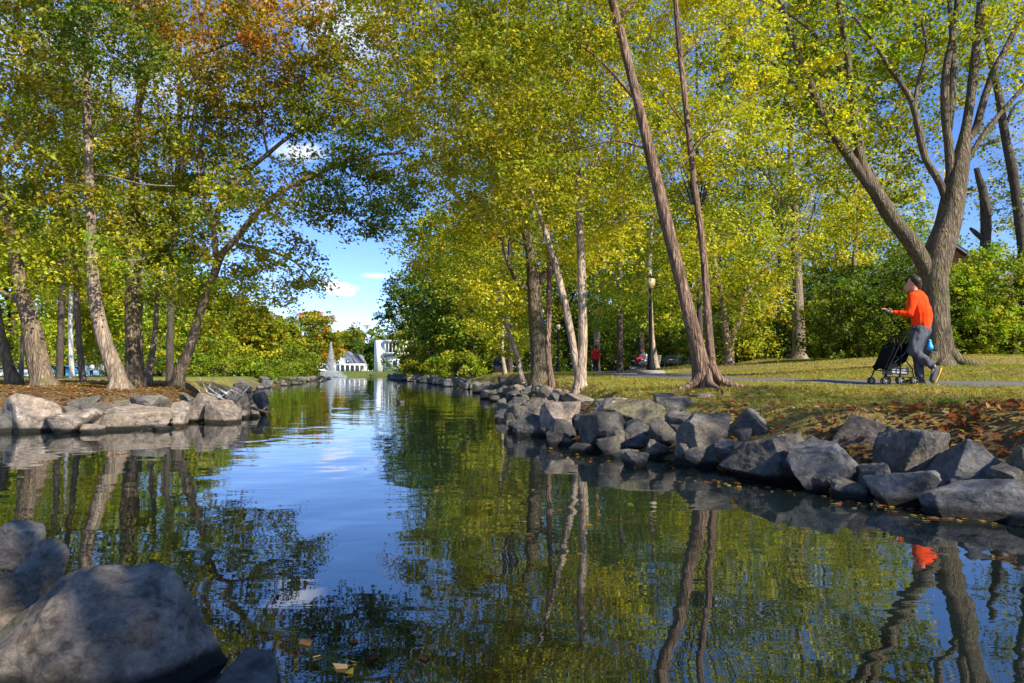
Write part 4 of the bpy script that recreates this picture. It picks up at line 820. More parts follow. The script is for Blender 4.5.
bush(pb(165, 11.6), 11.6, [(0, 0, .08, .2, .15, .1, 14)], ['lgr', 'grn'], 'small green weed behind the long low boulder', 'weeds on the banks', 815, .05, 26, .1, 'weed_tuft', 'plant')
bush(pb(955, 6.2), 6.2, [(0, 0, .06, .13, .1, .06, 12)], ['lgr', 'lgr'], 'small bright green seedling beside the red leaves', 'weeds on the banks', 816, .045, 20, .07, 'weed_tuft', 'plant')
# ------------------------------------------------------------------ grass and fallen leaves
def scatter(n, x0, x1, y0, y1, keep, rg):
    P = np.column_stack([rg.uniform(x0, x1, n), rg.uniform(y0, y1, n)]); return P[keep(P)]
def pathdist(P):
    pd = np.full(len(P), 1e9)
    for i in range(0, len(path_pts) - 1, 2): pd = np.minimum(pd, seg_dist(P, path_pts[i], path_pts[min(i + 2, len(path_pts) - 1)]))
    return pd
rg = np.random.default_rng(5)
def infov(P, m=1.0): return np.abs(P[:, 0]) < P[:, 1] * .80 + m
def keepg(P):
    s = shore(P); return (s > .9) & infov(P) & (pathdist(P) > 1.2 + .1 * rg.normal(size=len(P))) & (rg.uniform(size=len(P)) > litter_amt(P) * .9) & (P[:, 0] > -1.5 - .06 * P[:, 1])
Pg = np.vstack([scatter(220000, -1, 16, 5.5, 17, keepg, rg), scatter(110000, -2, 30, 17, 40, keepg, rg)])
n = len(Pg); zg = ground(Pg); far_ = 1 + np.clip(Pg[:, 1] - 8, 0, 40) * .06
hgt = rg.uniform(.02, .055, n) * (1 + .15 * far_); wd = .005 * far_; a = rg.uniform(0, 6.28, n); ln = rg.normal(0, .5, (n, 2)) * hgt[:, None]
b0 = np.column_stack([Pg, zg - .005]); side = np.column_stack([np.cos(a), np.sin(a), np.zeros(n)]) * wd[:, None]
V = np.stack([b0 - side, b0 + side, b0 + np.column_stack([ln, hgt])], 1).reshape(-1, 3); i = np.arange(n) * 3
gc = np.array([(.2, .23, .03), (.3, .29, .045), (.44, .35, .08), (.14, .18, .02), (.46, .36, .12)]); pn = fbm(np.column_stack([Pg * .6, np.zeros(n)]), 3, 77)
ci = np.clip((rg.uniform(0, 3.2, n) + pn * 2.2), 0, 4.99).astype(int); C = gc[ci] * rg.uniform(.7, 1.3, (n, 1))
tag(mkobj('grass', V, np.column_stack([i, i + 1, i + 2]), M['leaf'], None, False, np.repeat(C, 3, 0)), 'short yellowing grass of the park lawn', 'grass', kind='stuff')
def keepl(P):
    s = shore(P); return (s > .25) & infov(P) & (rg.uniform(size=len(P)) < .22 + litter_amt(P)) & ((pathdist(P) > 1.1) | (rg.uniform(size=len(P)) < .15))
Pl = np.vstack([scatter(15000, 0, 9, 4, 9.5, keepl, rg), scatter(34000, -2, 16, 8, 24, keepl, rg), scatter(26000, -14, -3, 10, 17, keepl, rg), scatter(9000, -22, -4, 16, 28, keepl, rg), scatter(5000, -2, 20, 20, 40, keepl, rg)])
n = len(Pl); Z = ground(Pl) + rg.uniform(.012, .035, n)
lc = np.array([(.34, .17, .06), (.27, .13, .05), (.42, .24, .1), (.2, .1, .05), (.5, .34, .17), (.38, .09, .03), (.42, .33, .05)])
V, F, C = leaves(np.column_stack([Pl, Z]), None, .075, lc[rg.integers(7, size=n)] * rg.uniform(.6, 1.2, (n, 1)), rg)
V = V.reshape(-1, 4, 3); cz = V[:, :, 2].mean(1, keepdims=True); V[:, :, 2] = cz + (V[:, :, 2] - cz) * .45; V = V.reshape(-1, 3)
tag(mkobj('fallen_leaves', V, F, M['leaf'], None, False, C), 'brown and orange fallen leaves scattered over both banks', 'leaves', kind='stuff')
# red leaf patches between the boulders
rc = []
for px, py, d, sp_, n in [(828, 440, 6.1, .12, 120), (990, 450, 5.9, .25, 150), (930, 446, 6.0, .2, 70), (700, 410, 7.6, .3, 90), (1010, 440, 6.3, .3, 90), (850, 462, 5.4, .12, 120), (940, 492, 4.7, .1, 70)]:
    c = at(px, py, d); q = rg.normal(0, sp_ * 1.6, (n, 2)) + c[:2] + np.array([-.15, -.35]); rc.append(q)
q = np.vstack(rc); q = q[shore(q) > .12]; n = len(q); Z = ground(q) + rg.uniform(.015, .07, n); cc = np.array([(.36, .08, .03), (.28, .13, .05), (.2, .1, .05), (.38, .22, .11), (.24, .12, .06)])[rg.integers(5, size=n)]
V, F, C = leaves(np.column_stack([q, Z]), None, .085, cc * rg.uniform(.7, 1.15, (n, 1)), rg)
tag(mkobj('red_leaves', V, F, M['leaf'], None, False, C), 'drifts of red fallen leaves between the right bank boulders', 'leaves', kind='stuff')
qs = []
for (x0, y0), (x1, y1), n_, sp_ in [((2.2, 4.9), (1.5, 5.5), 60, .12), ((2.7, 3.9), (2.2, 4.7), 70, .12), ((1.0, 6.2), (.4, 7.8), 40, .12), ((.2, 3.6), (.6, 4.2), 14, .2), ((-1.2, 8), (1, 4), 20, .9), ((-4.6, 11.2), (-5.4, 10.2), 40, .15), ((-.7, 2.3), (-.4, 2.1), 10, .1)]:
    t = rg.uniform(0, 1, (n_, 1)); qs.append(np.array([[x0, y0]]) * (1 - t) + np.array([[x1, y1]]) * t + rg.normal(0, sp_, (n_, 2)))
q = np.vstack(qs); q = q[shore(q) < -.02]; n = len(q)
V, F, C = leaves(np.column_stack([q, np.zeros(n)]), None, .06, lc[rg.integers(7, size=n)] * rg.uniform(.6, 1.2, (n, 1)), rg); V[:, 2] = .004 + np.abs(V[:, 2]) * .12
tag(mkobj('floating_leaves', V, F, M['leaf'], None, False, C), 'fallen leaves floating on the pond near the banks', 'leaves', kind='stuff')
# driftwood twigs on the point
mb = MB(); rg2 = np.random.default_rng(12)
for k in range(9):
    p = at(205 + rg2.uniform(-6, 30), 397 + rg2.uniform(-6, 8), 12.4); q = p + np.array([rg2.uniform(-.6, .6), rg2.uniform(-.2, .3), rg2.uniform(-.05, .45)]); m_ = (p + q) / 2 + rg2.normal(0, .08, 3)
    mb.tube([p, m_, q], [.022, .014, .005], 6)
tag(mb.build('driftwood', M['bark_white'], None, True), 'tangle of bleached dead twigs on the tip of the left bank', 'driftwood')
mb = MB(); p = at(252, 408, 12.7); mb.tube([p, at(262, 411, 12.4), at(270, 413, 12.2), at(274, 408, 12.1)], [.03, .022, .012, .005], 7); mb.tube([at(262, 411, 12.4), at(268, 405, 12.5)], [.012, .004], 6)
tag(mb.build('water_branch', M['bark_tan'], None, True), 'crooked bare branch reaching into the water from the point', 'branch')
# ------------------------------------------------------------------ people, by merged tapered capsules turned into one skin
def capsule(p0, r0, p1, r1, flat=1.0, side=None, n=14):
    p0, p1 = np.array(p0, float), np.array(p1, float); L = np.linalg.norm(p1 - p0); d = (p1 - p0) / (L + 1e-9)
    if side is None: side = np.cross(d, [0, 0, 1.0]) if abs(d[2]) < .9 else np.array([0, 1.0, 0])
    side = np.array(side, float); side = side - d * np.dot(side, d); side /= np.linalg.norm(side); b = np.cross(d, side)
    ts = [(-r0 * math.cos(a), r0 * math.sin(a)) for a in np.linspace(.05, math.pi / 2, 5)] + [(L + r1 * math.sin(a), r1 * math.cos(a)) for a in np.linspace(0, math.pi / 2 - .05, 5)]
    a = np.arange(n) * 2 * math.pi / n; V = []
    for t, r in ts: V.append(p0 + d * t + r * (np.cos(a)[:, None] * side + flat * np.sin(a)[:, None] * b))
    V = np.vstack(V); m = len(ts); F = [(i * n + k, i * n + (k + 1) % n, (i + 1) * n + (k + 1) % n, (i + 1) * n + k) for i in range(m - 1) for k in range(n)]
    V = np.vstack([V, p0 - d * r0, p1 + d * r1]); F += [(m * n, (k + 1) % n, k) for k in range(n)] + [(m * n + 1, (m - 1) * n + k, (m - 1) * n + (k + 1) % n) for k in range(n)]
    return V, F
def skin(name, caps, voxel, mat, parent, smooth=3, folds=0, seed=0):
    mb = MB()
    for c in caps: mb.add(*capsule(*c[:4], **(c[4] if len(c) > 4 else {})))
    o = mb.build(name + '_raw', mat, None, True)
    m = o.modifiers.new('r', 'REMESH'); m.mode = 'VOXEL'; m.voxel_size = voxel; m.use_smooth_shade = True
    s = o.modifiers.new('s', 'SMOOTH'); s.iterations = smooth; s.factor = .5
    dg = bpy.context.evaluated_depsgraph_get(); me = bpy.data.meshes.new_from_object(o.evaluated_get(dg)); bpy.data.objects.remove(o)
    if folds:
        V = np.empty(len(me.vertices) * 3); me.vertices.foreach_get('co', V); V = V.reshape(-1, 3); Nn_ = np.empty(len(me.vertices) * 3); me.vertices.foreach_get('normal', Nn_)
        V += Nn_.reshape(-1, 3) * (folds * fbm(V * np.array([13, 13, 5.5]), 2, seed + 3))[:, None]; me.vertices.foreach_set('co', V.ravel().astype(np.float32)); me.update()
    me.materials.clear(); me.materials.append(mat)
    for p in me.polygons: p.use_smooth = True
    q = bpy.data.objects.new(name, me); return link(q, parent)
M['skin'] = plain('skin', (.5, .27, .18), .55, .06)
M['orange'] = plain('orange_fleece', (.8, .06, .008), .85, .06, 30, .1)
M['jeans'] = plain('grey_denim', (.07, .075, .09), .85, .5, 14, .15)
M['hair'] = plain('hair', (.022, .015, .011), .6, .3, 40)
M['shoe'] = plain('shoe', (.06, .06, .065), .7); M['sole'] = plain('yellow_sole', (.65, .38, .02), .6)
M['black'] = plain('black_fabric', (.006, .006, .008), .9, .3, 20, .1); M['blackmetal'] = plain('black_metal', (.008, .009, .01), .7, .1, 9, .15)
M['greycloth'] = plain('grey_cloth', (.28, .28, .3), .8); M['blue'] = plain('blue_bag', (.02, .32, .75), .4)
M['red'] = plain('red_cloth', (.6, .02, .02), .8); M['navy'] = plain('navy', (.012, .02, .07), .8); M['dark_trousers'] = plain('dark_trousers', (.02, .02, .028), .85)
M['khaki'] = plain('khaki', (.28, .17, .13), .85); M['white'] = plain('white_paint', (.78, .78, .78), .6, .04); M['light'] = plain('light_cloth', (.55, .52, .5), .8)
M['wood_green'] = plain('green_wood', (.24, .32, .27), .7); M['wood_grey'] = plain('weathered_wood', (.2, .18, .16), .8)
M['concrete'] = plain('concrete', (.24, .21, .18), .9, .15, 6, .2); M['roof'] = plain('slate_roof', (.16, .17, .2), .85, .2, 3); M['glassd'] = plain('dark_glass', (.02, .03, .045), .12, .1, 3, .7)
M['brickred'] = plain('brick_wall', (.23, .12, .1), .9, .2, 3); M['beige'] = plain('beige_wall', (.5, .44, .36), .85, .06, 1); M['rubber'] = plain('rubber', (.015, .015, .015), .85)
# ---- the man in orange
mx_, my_ = px2x(916, 11), 11.0
man = empty('person', (mx_, my_, gz(mx_, my_) + .012), 'man in an orange sweater and grey jeans striding left behind a stroller, one hand raised', 'person')
sd = dict(side=(.6, .78, 0), flat=.62)
hd = np.array([-.03, 0.02, 1.64])
body = [((.035, .01, 1.42), .062, (.0, .015, 1.56), .056), ((0.0, .03, 1.60), .082, (.0, .03, 1.68), .09), ((-.055, .06, 1.565), .052, (-.05, .06, 1.61), .06), ((-.095, .09, 1.60), .011, (-.108, .1, 1.575), .013), ((-.08, .082, 1.535), .024, (-.075, .078, 1.525), .024), ((-.085, .07, 1.625), .02, (-.07, .09, 1.625), .02), ((.05, -.055, 1.63), .018, (.053, -.058, 1.66), .022),
 ((.085, .0, 1.0), .1, (.06, 0, 1.36), .12, dict(side=(.6, .78, 0), flat=.6)), ((-.1, -.13, 1.4), .06, (-.16, -.12, 1.14), .045), ((-.16, -.12, 1.14), .044, (-.37, -.02, 1.17), .028), ((.19, .13, 1.4), .06, (.24, .1, 1.12), .045), ((.24, .1, 1.12), .04, (.17, .0, .9), .028),
 ((.02, -.08, .9), .09, (-.12, -.12, .54), .06), ((-.12, -.12, .54), .055, (.22, -.09, .3), .04), ((.14, .07, .9), .09, (.04, .06, .5), .06), ((.04, .06, .5), .055, (.09, .05, .1), .04),
 ((.22, -.09, .3), .036, (.2, -.09, .12), .03), ((.09, .05, .1), .036, (-.08, .08, .05), .03),
 ((-.37, -.02, 1.17), .03, (-.43, .0, 1.19), .034, dict(side=(.3, 1, .2), flat=.5))]
for k, (dy, dz, L) in enumerate([(-.035, .02, .075), (-.012, .035, .085), (.012, .04, .08), (.034, .03, .06)]):   # open fingers, slightly curled
    a_ = np.array([-.455, dy, 1.195 + dz * .6]); b_ = a_ + np.array([-L * .55, dy * .3, .018]); c_ = b_ + np.array([-L * .45, 0, -.006]); body += [(a_, .0095, b_, .0088), (b_, .0088, c_, .0075)]
body += [((-.40, -.035, 1.185), .011, (-.425, -.065, 1.215), .0095), ((-.425, -.065, 1.215), .0095, (-.452, -.072, 1.235), .008), ((.17, 0, .9), .026, (.155, -.01, .83), .03, dict(flat=.5))]
for k in range(4): body.append(((.135 + .016 * k, -.015, .815), .009, (.138 + .014 * k, -.03, .76), .008))
skin('body', body, .0075, M['skin'], man, 2)
skin('sweater', [((.105, .005, .985), .21, (.1, .0, 1.15), .225, dict(side=(.6, .78, 0), flat=.7)), ((.1, 0, 1.15), .225, (.065, 0, 1.32), .225, dict(side=(.6, .78, 0), flat=.62)), ((-.1, -.12, 1.40), .088, (.19, .11, 1.40), .088), ((.04, .01, 1.40), .09, (.02, .012, 1.49), .066),
 ((-.11, -.13, 1.39), .078, (-.17, -.13, 1.15), .062), ((-.17, -.13, 1.15), .062, (-.34, -.035, 1.168), .044), ((.2, .13, 1.39), .078, (.26, .11, 1.13), .06), ((.26, .11, 1.13), .06, (.19, .02, .94), .042)], .013, M['orange'], man, 2, .017, 3)
skin('trousers', [((.105, 0, .97), .185, (.1, 0, .86), .18, dict(side=(.6, .78, 0), flat=.74)), ((.02, -.07, .87), .12, (-.115, -.12, .55), .088), ((-.115, -.12, .55), .076, (.2, -.095, .31), .062), ((.14, .07, .87), .12, (.045, .06, .5), .088), ((.045, .06, .5), .078, (.085, .05, .13), .064)], .013, M['jeans'], man, 2, .02, 9)
hair_ = skin('hair', [((.015, .02, 1.69), .09, (.035, .005, 1.64), .083), ((.0, .03, 1.725), .07, (-.055, .065, 1.70), .05), ((.055, -.005, 1.63), .068, (.06, 0, 1.575), .05), ((.02, -.03, 1.68), .075, (.0, -.02, 1.70), .07)], .008, M['hair'], man, 2)
sh1 = skin('shoe', [((.245, -.09, .27), .046, (.19, -.09, .09), .042, dict(side=(0, 1, 0), flat=.9)), ((.27, -.09, .25), .04, (.21, -.09, .07), .04)], .01, M['shoe'], man)
mbx = MB(); mbx.tube([(.335, -.09, .275), (.29, -.09, .17), (.235, -.09, .06), (.19, -.09, .03)], [.04, .045, .05, .035], 10, True, .35); mbx.build('sole', M['sole'], sh1, True)
sh2 = skin('shoe', [((.11, .05, .065), .05, (-.1, .085, .05), .042)], .01, M['shoe'], man)
mbx = MB(); mbx.tube([(.16, .045, .016), (.05, .06, .012), (-.13, .09, .014)], [.045, .05, .045], 10, True, 1); mbx.build('sole', M['sole'], sh2, True)
bagb = skin('bag', [((0, 0, 0), .055, (0, 0, .06), .035), ((0, 0, .06), .02, (0, 0, .1), .03)], .01, M['blue'], None); bagb.name = 'blue_bag'; bagb.location = (mx_ + .2, my_ - .04, gz(mx_, my_) + .62)
tag(bagb, 'small bright blue bag dangling behind the hip of the man in orange', 'bag')
# ---- strollers
def stroller(x, y, rz, label, scale=1.0):
    s = empty('stroller', (x, y, gz(x, y) + .014), label, 'stroller', None, rz); s.scale = (scale,) * 3
    f = MB()
    for sy in (-.2, .2):
        f.tube([(-.36, sy, .14), (-.27, sy, .33), (-.02, sy, .78), (.02, sy, .82)], .013, 8); f.tube([(-.02, sy, .14), (.0, sy, .4), (.02, sy, .8), (.14, sy, .98)], .014, 8)
        f.tube([(.28, sy, .13), (.26, sy, .3), (.1, sy, .5), (-.14, sy, .55)], .012, 8); f.tube([(-.30, sy, .29), (.26, sy, .25)], .01, 8)
    f.tube([(.28, -.2, .14), (.28, .2, .14)], .01, 6); f.tube([(-.02, -.2, .15), (-.02, .2, .15)], .01, 6); f.tube([(-.27, -.2, .33), (-.27, .2, .33)], .01, 6)
    f.build('frame', M['blackmetal'], s, True)
    h = MB(); h.tube([(.14, -.2, .98), (.17, -.12, 1.0), (.17, .12, 1.0), (.14, .2, .98)], .018, 8); h.build('handlebar', M['rubber'], s, True)
    c = MB(); c.prism([(-.33, .36), (-.27, .31), (-.02, .36), (.13, .46), (.21, .62), (.16, .64), (.08, .53), (-.04, .45), (-.28, .41)], -.17, .17); c.build('seat', M['black'], s, False, .02)
    c = MB(); c.prism([(-.3, .3), (-.16, .58), (-.05, .78), (-.08, .8), (-.19, .6), (-.33, .34)], -.165, .165); c.build('back_panel', M['black'], s, False, .02)
    c = MB(); c.prism([(-.05, .79), (.06, .84), (.17, .8), (.24, .7), (.25, .6), (.2, .6), (.16, .7), (.08, .75), (-.02, .72)], -.18, .18); c.build('canopy', M['black'], s, False, .02)
    c = MB(); c.prism([(-.14, .2), (.2, .2), (.22, .33), (.05, .3), (-.16, .34)], -.14, .14); c.build('basket', M['greycloth'], s, False, .015)
    for sy in (-.17, .17):
        t = MB(); t.tube([(-.12, sy, .44), (.02, sy, .53), (.1, sy, .6), (.15, sy, .66)], .014, 6, True, .4); t.build('strap', M['greycloth'], s, True)
    for wx, nm in ((-.36, .07), (-.02, .08), (.28, .08)):
        for wy in (-.225, -.175, .175, .225):
            t = MB(); t.lathe([(nm - .014, -.012), (nm, -.012), (nm, .012), (nm - .014, .012), (nm - .014, -.012)], n=18)
            w_ = t.build('wheel', M['rubber'], s, True); w_.rotation_euler = (math.pi / 2, 0, 0); w_.location = (wx, wy, nm)
            t = MB(); t.lathe([(0, -.008), (.018, -.012), (.018, .012), (0, .008)], n=10)
            for k in range(5):
                a_ = k * 6.283 / 5; t.tube([(.012 * math.cos(a_), .012 * math.sin(a_), 0), ((nm - .012) * math.cos(a_), (nm - .012) * math.sin(a_), 0)], .006, 5)
            t.build('hub', M['greycloth'], w_)
    return s
stroller(px2x(893.5, 11.1), 11.1, R(8), 'black umbrella stroller pushed along the path in front of the man in orange', .8)
# ---- distant people
def standing(x, y, h, rz, label, top, legs, hairm='hair', arms=0, group=None, z=None):
    p = empty('person', (x, y, (gz(x, y) if z is None else z) + .0), label, 'person', group, rz); k = h / 1.75; p.scale = (k,) * 3
    S_ = dict(side=(1, 0, 0), flat=.6)
    skin('body', [((0, 0, 1.45), .05, (0, 0, 1.56), .05), ((0, 0, 1.6), .085, (0, 0, 1.67), .09), ((0, 0, .95), .14, (0, 0, 1.38), .15, S_), ((-.19, 0, 1.4), .05, (-.25, .02, 1.1), .04), ((-.25, .02, 1.1), .035, (-.22, -.06, .84), .03), ((.19, 0, 1.4), .05, (.25, .02, 1.1), .04), ((.25, .02, 1.1), .035, (.22, -.06, .84), .03),
      ((-.09, 0, .9), .08, (-.1, .0, .1), .045), ((.09, 0, .9), .08, (.11, .06, .1), .045), ((-.22, -.06, .82), .03, (-.22, -.08, .75), .022), ((.22, -.06, .82), .03, (.22, -.08, .75), .022), ((-.1, .02, .05), .045, (-.1, -.14, .04), .035), ((.11, .06, .05), .045, (.11, -.1, .04), .035)], .02, M['skin'], p)
    skin('jacket', [((0, 0, .92), .165, (0, 0, 1.36), .175, S_), ((-.15, 0, 1.4), .08, (.15, 0, 1.4), .08), ((-.2, 0, 1.38), .075, (-.26, .02, 1.1), .058), ((-.26, .02, 1.1), .056, (-.225, -.05, .87), .045), ((.2, 0, 1.38), .075, (.26, .02, 1.1), .058), ((.26, .02, 1.1), .056, (.225, -.05, .87), .045)], .022, M[top], p)
    skin('trousers', [((0, 0, .92), .15, (0, 0, .86), .15, S_), ((-.09, 0, .86), .1, (-.1, 0, .1), .065), ((.09, 0, .86), .1, (.11, .06, .1), .065)], .022, M[legs], p)
    skin('hair', [((0, .02, 1.69), .09, (0, .03, 1.62), .085)], .02, M[hairm], p)
    return p
standing(px2x(595.5, 40), 40, 1.62, R(185), 'person in a bright red jacket and black trousers walking away on the path', 'red', 'dark_trousers')
standing(px2x(498, 41), 41, 1.5, R(170), 'walker in a navy jacket and brown trousers, left of the pair beyond the rocks', 'navy', 'khaki')
standing(px2x(502.5, 41.6), 41.6, 1.45, R(190), 'walker in a mauve top, right of the pair beyond the rocks', 'khaki', 'khaki')
standing(px2x(92, 80), 80, 1.75, R(180), 'person in a white shirt and blue jeans among the left bank trees', 'white', 'navy', z=at(92, 377.8, 80)[2])
standing(px2x(101.5, 78), 78, 1.8, R(190), 'person in dark grey clothes just right of the one in white', 'greycloth', 'dark_trousers', z=at(101, 378, 78)[2])
# seated person
def bench(x, y, rz, label, m='wood_green'):
    b = empty('park_bench', (x, y, gz(x, y)), label, 'bench', 'benches along the path', rz)
    for sx in (-.82, 0, .82):
        f = MB(); f.tube([(sx, -.28, 0), (sx, -.24, .44), (sx, .22, .42)], .022, 6); f.tube([(sx, .34, 0), (sx, .24, .42), (sx, .36, .9)], .022, 6); f.tube([(sx, -.26, .3), (sx, -.28, .64), (sx, .28, .66)], .018, 6)
        f.build('leg', M[m], b)
    s = MB()
    for k in range(5): s.box((0, -.22 + .11 * k, .455), (1.75, .09, .035))
    s.build('seat', M['wood_grey'], b)
    s = MB()
    for k in range(5): s.box((0, .262 + .024 * k, .54 + .09 * k), (1.75, .03, .075))
    s.build('backrest', M['wood_grey'], b); return b
bench(px2x(692, 38), 38, R(-62), 'empty green and grey slatted bench facing left beside the path')
bench(px2x(671, 41), 41, R(-60), 'low bench half hidden between the lamp post and the empty bench')
bench(px2x(645, 38), 38, R(-55), 'bench behind the lamp post that carries the seated person')
bench(px2x(567, 62), 62, R(20), 'farthest bench by the second lamp post')
sx_, sy_ = px2x(645, 38) - .2, 37.7
sp_ = empty('person', (sx_, sy_, gz(px2x(645, 38), 38)), 'person in a pale top seated on the bench behind the lamp post', 'person', None, R(-55))
S_ = dict(side=(1, 0, 0), flat=.62)
skin('body', [((0, .1, .55), .13, (0, .08, .95), .14, S_), ((0, .08, 1.0), .05, (0, .03, 1.12), .05), ((0, 0, 1.17), .085, (0, .01, 1.24), .09), ((-.09, .05, .53), .08, (-.1, -.38, .52), .06), ((.09, .05, .53), .08, (.1, -.38, .52), .06), ((-.1, -.38, .5), .055, (-.1, -.42, .08), .04), ((.1, -.38, .5), .055, (.1, -.36, .08), .04),
   ((-.19, .08, .98), .05, (-.25, 0, .75), .04), ((-.25, 0, .75), .038, (-.12, -.22, .68), .03), ((.19, .08, .98), .05, (.25, 0, .75), .04), ((.25, 0, .75), .038, (.12, -.22, .68), .03), ((-.1, -.42, .05), .04, (-.1, -.56, .04), .035), ((.1, -.36, .05), .04, (.1, -.5, .04), .035)], .02, M['skin'], sp_)
skin('top', [((0, .1, .6), .16, (0, .08, .93), .165, S_), ((-.19, .08, .96), .07, (-.26, 0, .75), .055), ((-.26, 0, .75), .055, (-.15, -.18, .69), .045), ((.19, .08, .96), .07, (.26, 0, .75), .055), ((.26, 0, .75), .055, (.15, -.18, .69), .045)], .022, M['light'], sp_)
skin('trousers', [((-.09, .08, .55), .1, (-.1, -.38, .53), .075), ((.09, .08, .55), .1, (.1, -.38, .53), .075), ((-.1, -.38, .52), .07, (-.1, -.42, .1), .06), ((.1, -.38, .52), .07, (.1, -.36, .1), .06)], .022, M['navy'], sp_)
skin('hair', [((0, .03, 1.27), .09, (0, .06, 1.18), .085)], .02, plain('auburn_hair', (.25, .06, .03), .6), sp_)
rb = skin('bundle', [((-.12, 0, 0), .12, (.12, 0, .04), .13)], .02, M['red'], None); rb.name = 'red_bundle'; rb.location = (sx_ - .25, sy_ - .05, gz(px2x(645, 38), 38) + .72); tag(rb, 'red bundle held on the lap of the seated person', 'blanket')
stroller(px2x(634, 36.5), 36.5, R(160), 'dark navy stroller parked at the feet of the seated person', .95)
# ---- lamps
def lamp(x, y, h, label):
    l = empty('street_lamp', (x, y, gz(x, y)), label, 'street lamp', 'lamps along the path')
    b = MB(); b.lathe([(0, 0), (.5, 0), (.52, .1), (.45, .16), (0, .18)], n=20); b.build('base', M['concrete'], l, True)
    b = MB(); b.lathe([(0, .17), (.17, .17), (.17, .3), (.13, .42), (.1, .75), (.065, .85), (.06, h * .6), (.05, h - .55), (.09, h - .5), (.05, h - .46), (0, h - .46)], n=14); b.build('pole', M['blackmetal'], l, True)
    b = MB(); b.lathe([(.06, h - .47), (.11, h - .44), (.17, h - .3), (.18, h - .12), (.13, h - .05)], n=14); b.build('globe', plain('lamp_globe', (.42, .34, .2), .45), l, True)
    b = MB(); b.lathe([(.19, h - .1), (.12, h - .02), (.03, h + .03), (.03, h + .08), (0, h + .1)], n=14); b.build('cap', M['blackmetal'], l, True); return l
lamp(px2x(651, 25), 25, at(651, 276, 25)[2] - gz(px2x(651, 25), 25), 'black street lamp with a globe on a round concrete foot beside the path')
lamp(px2x(558, 48), 48, 3.6, 'slim distant street lamp seen between two slim trunks')
# ---- fountain
fx, fy = px2x(331, 97), 97
f = empty('fountain', (fx, fy, 0), 'white water jet spraying from a low float in the far pond', 'fountain')
b = MB(); b.lathe([(0, -.1), (1.0, -.1), (1.15, .05), (.9, .16), (.3, .2), (0, .2)], n=20); b.build('float', M['rubber'], f, True)
rg = np.random.default_rng(3); n = 17000; H_ = 4.9
t = rg.uniform(0, 1, n); u = t ** .8; hgt_ = H_ * (1 - u) ; rad = (.1 + 1.05 * u ** 1.5) * np.abs(rg.normal(0, .5, n)); a = rg.uniform(0, 6.28, n)
low = rg.uniform(size=n) < .2; hgt_[low] = rg.uniform(0, .9, low.sum()) ** 1.5; rad[low] = rg.uniform(0, 2.4, low.sum()) * (1 - hgt_[low] * .5)
c = np.column_stack([rad * np.cos(a), rad * np.sin(a), hgt_ + .05]); s = rg.uniform(.012, .04, n)[:, None]; tet = np.array([[1, 0, -.7], [-1, 0, -.7], [0, 1, .7], [0, -1, .7]])
V = (c[:, None, :] + tet[None] * np.array([.7, .7, 1.8]) * s[:, None]).reshape(-1, 3); i = (np.arange(n) * 4)[:, None]
F = np.vstack([i + np.array([[0, 1, 2]]), i + np.array([[0, 3, 1]]), i + np.array([[0, 2, 3]]), i + np.array([[1, 3, 2]])])
wmn, nt_, o_ = newmat('water_spray'); d_ = N(nt_, 'ShaderNodeBsdfDiffuse'); d_.inputs[0].default_value = (.85, .88, .92, 1); t_ = N(nt_, 'ShaderNodeBsdfTranslucent'); t_.inputs[0].default_value = (.85, .9, .95, 1); m_ = N(nt_, 'ShaderNodeMixShader'); nt_.links.new(d_.outputs[0], m_.inputs[1]); nt_.links.new(t_.outputs[0], m_.inputs[2]); nt_.links.new(m_.outputs[0], o_.inputs[0])
mkobj('water_jet', V, F, wmn, f)
# ---- white gabled house
def housebase(name, x, y, label, cat='house'):
    return empty(name, (x, y, min(gz(x, y), .6)), label, cat)
hx, hy = px2x(343, 262), 262
h = housebase('gabled_house', hx, hy, 'white gambrel gabled house with a porch across the far end of the pond')
hz = 0
b = MB(); b.prism([(-4.2, 0), (4.2, 0), (4.2, 3.1), (2.7, 5.6), (0, 7.6), (-2.7, 5.6), (-4.2, 3.1)], 0, 11); b.build('wall', M['white'], h)
b = MB(); b.prism([(-4.7, 2.7), (-4.2, 3.1), (-2.75, 5.7), (0, 7.75), (2.75, 5.7), (4.2, 3.1), (4.7, 2.7), (3.0, 5.95), (0, 8.1), (-3.0, 5.95)], -.25, 11.3); b.build('roof', M['roof'], h)
b = MB(); b.prism([(2.2, 3.3), (7.2, 3.3), (5.2, 6.6), (3.2, 7.0)], 2.5, 9.5); b.build('side_roof', M['roof'], h)
for wx, wz, ww, wh in [(-1.9, 3.9, 1.1, 1.5), (1.8, 3.9, 1.1, 1.5), (0, 6.1, 1.0, 1.2)]:
    b = MB(); b.box((wx, -.12, wz), (ww, .1, wh)); q = b.build('window', M['glassd'], h)
    b = MB(); b.box((wx, -.19, wz), (.08, .05, wh)); b.box((wx, -.19, wz), (ww, .04, .08)); b.build('frame', M['white'], q)
b = MB(); b.box((3.6, -2.2, 2.55), (11.6, 4, .3)); b.box((3.6, -2.2, 2.86), (11, 3.6, .3)); b.build('porch_roof', M['white'], h)
for k in range(7):
    b = MB(); b.box((-1.9 + 1.83 * k, -4, 1.2), (.4, .4, 2.4)); b.build('porch_post', M['white'], h)
b = MB(); b.box((3.6, -.3, 1.2), (11.4, .5, 2.4)); b.build('porch_wall', M['beige'], h)
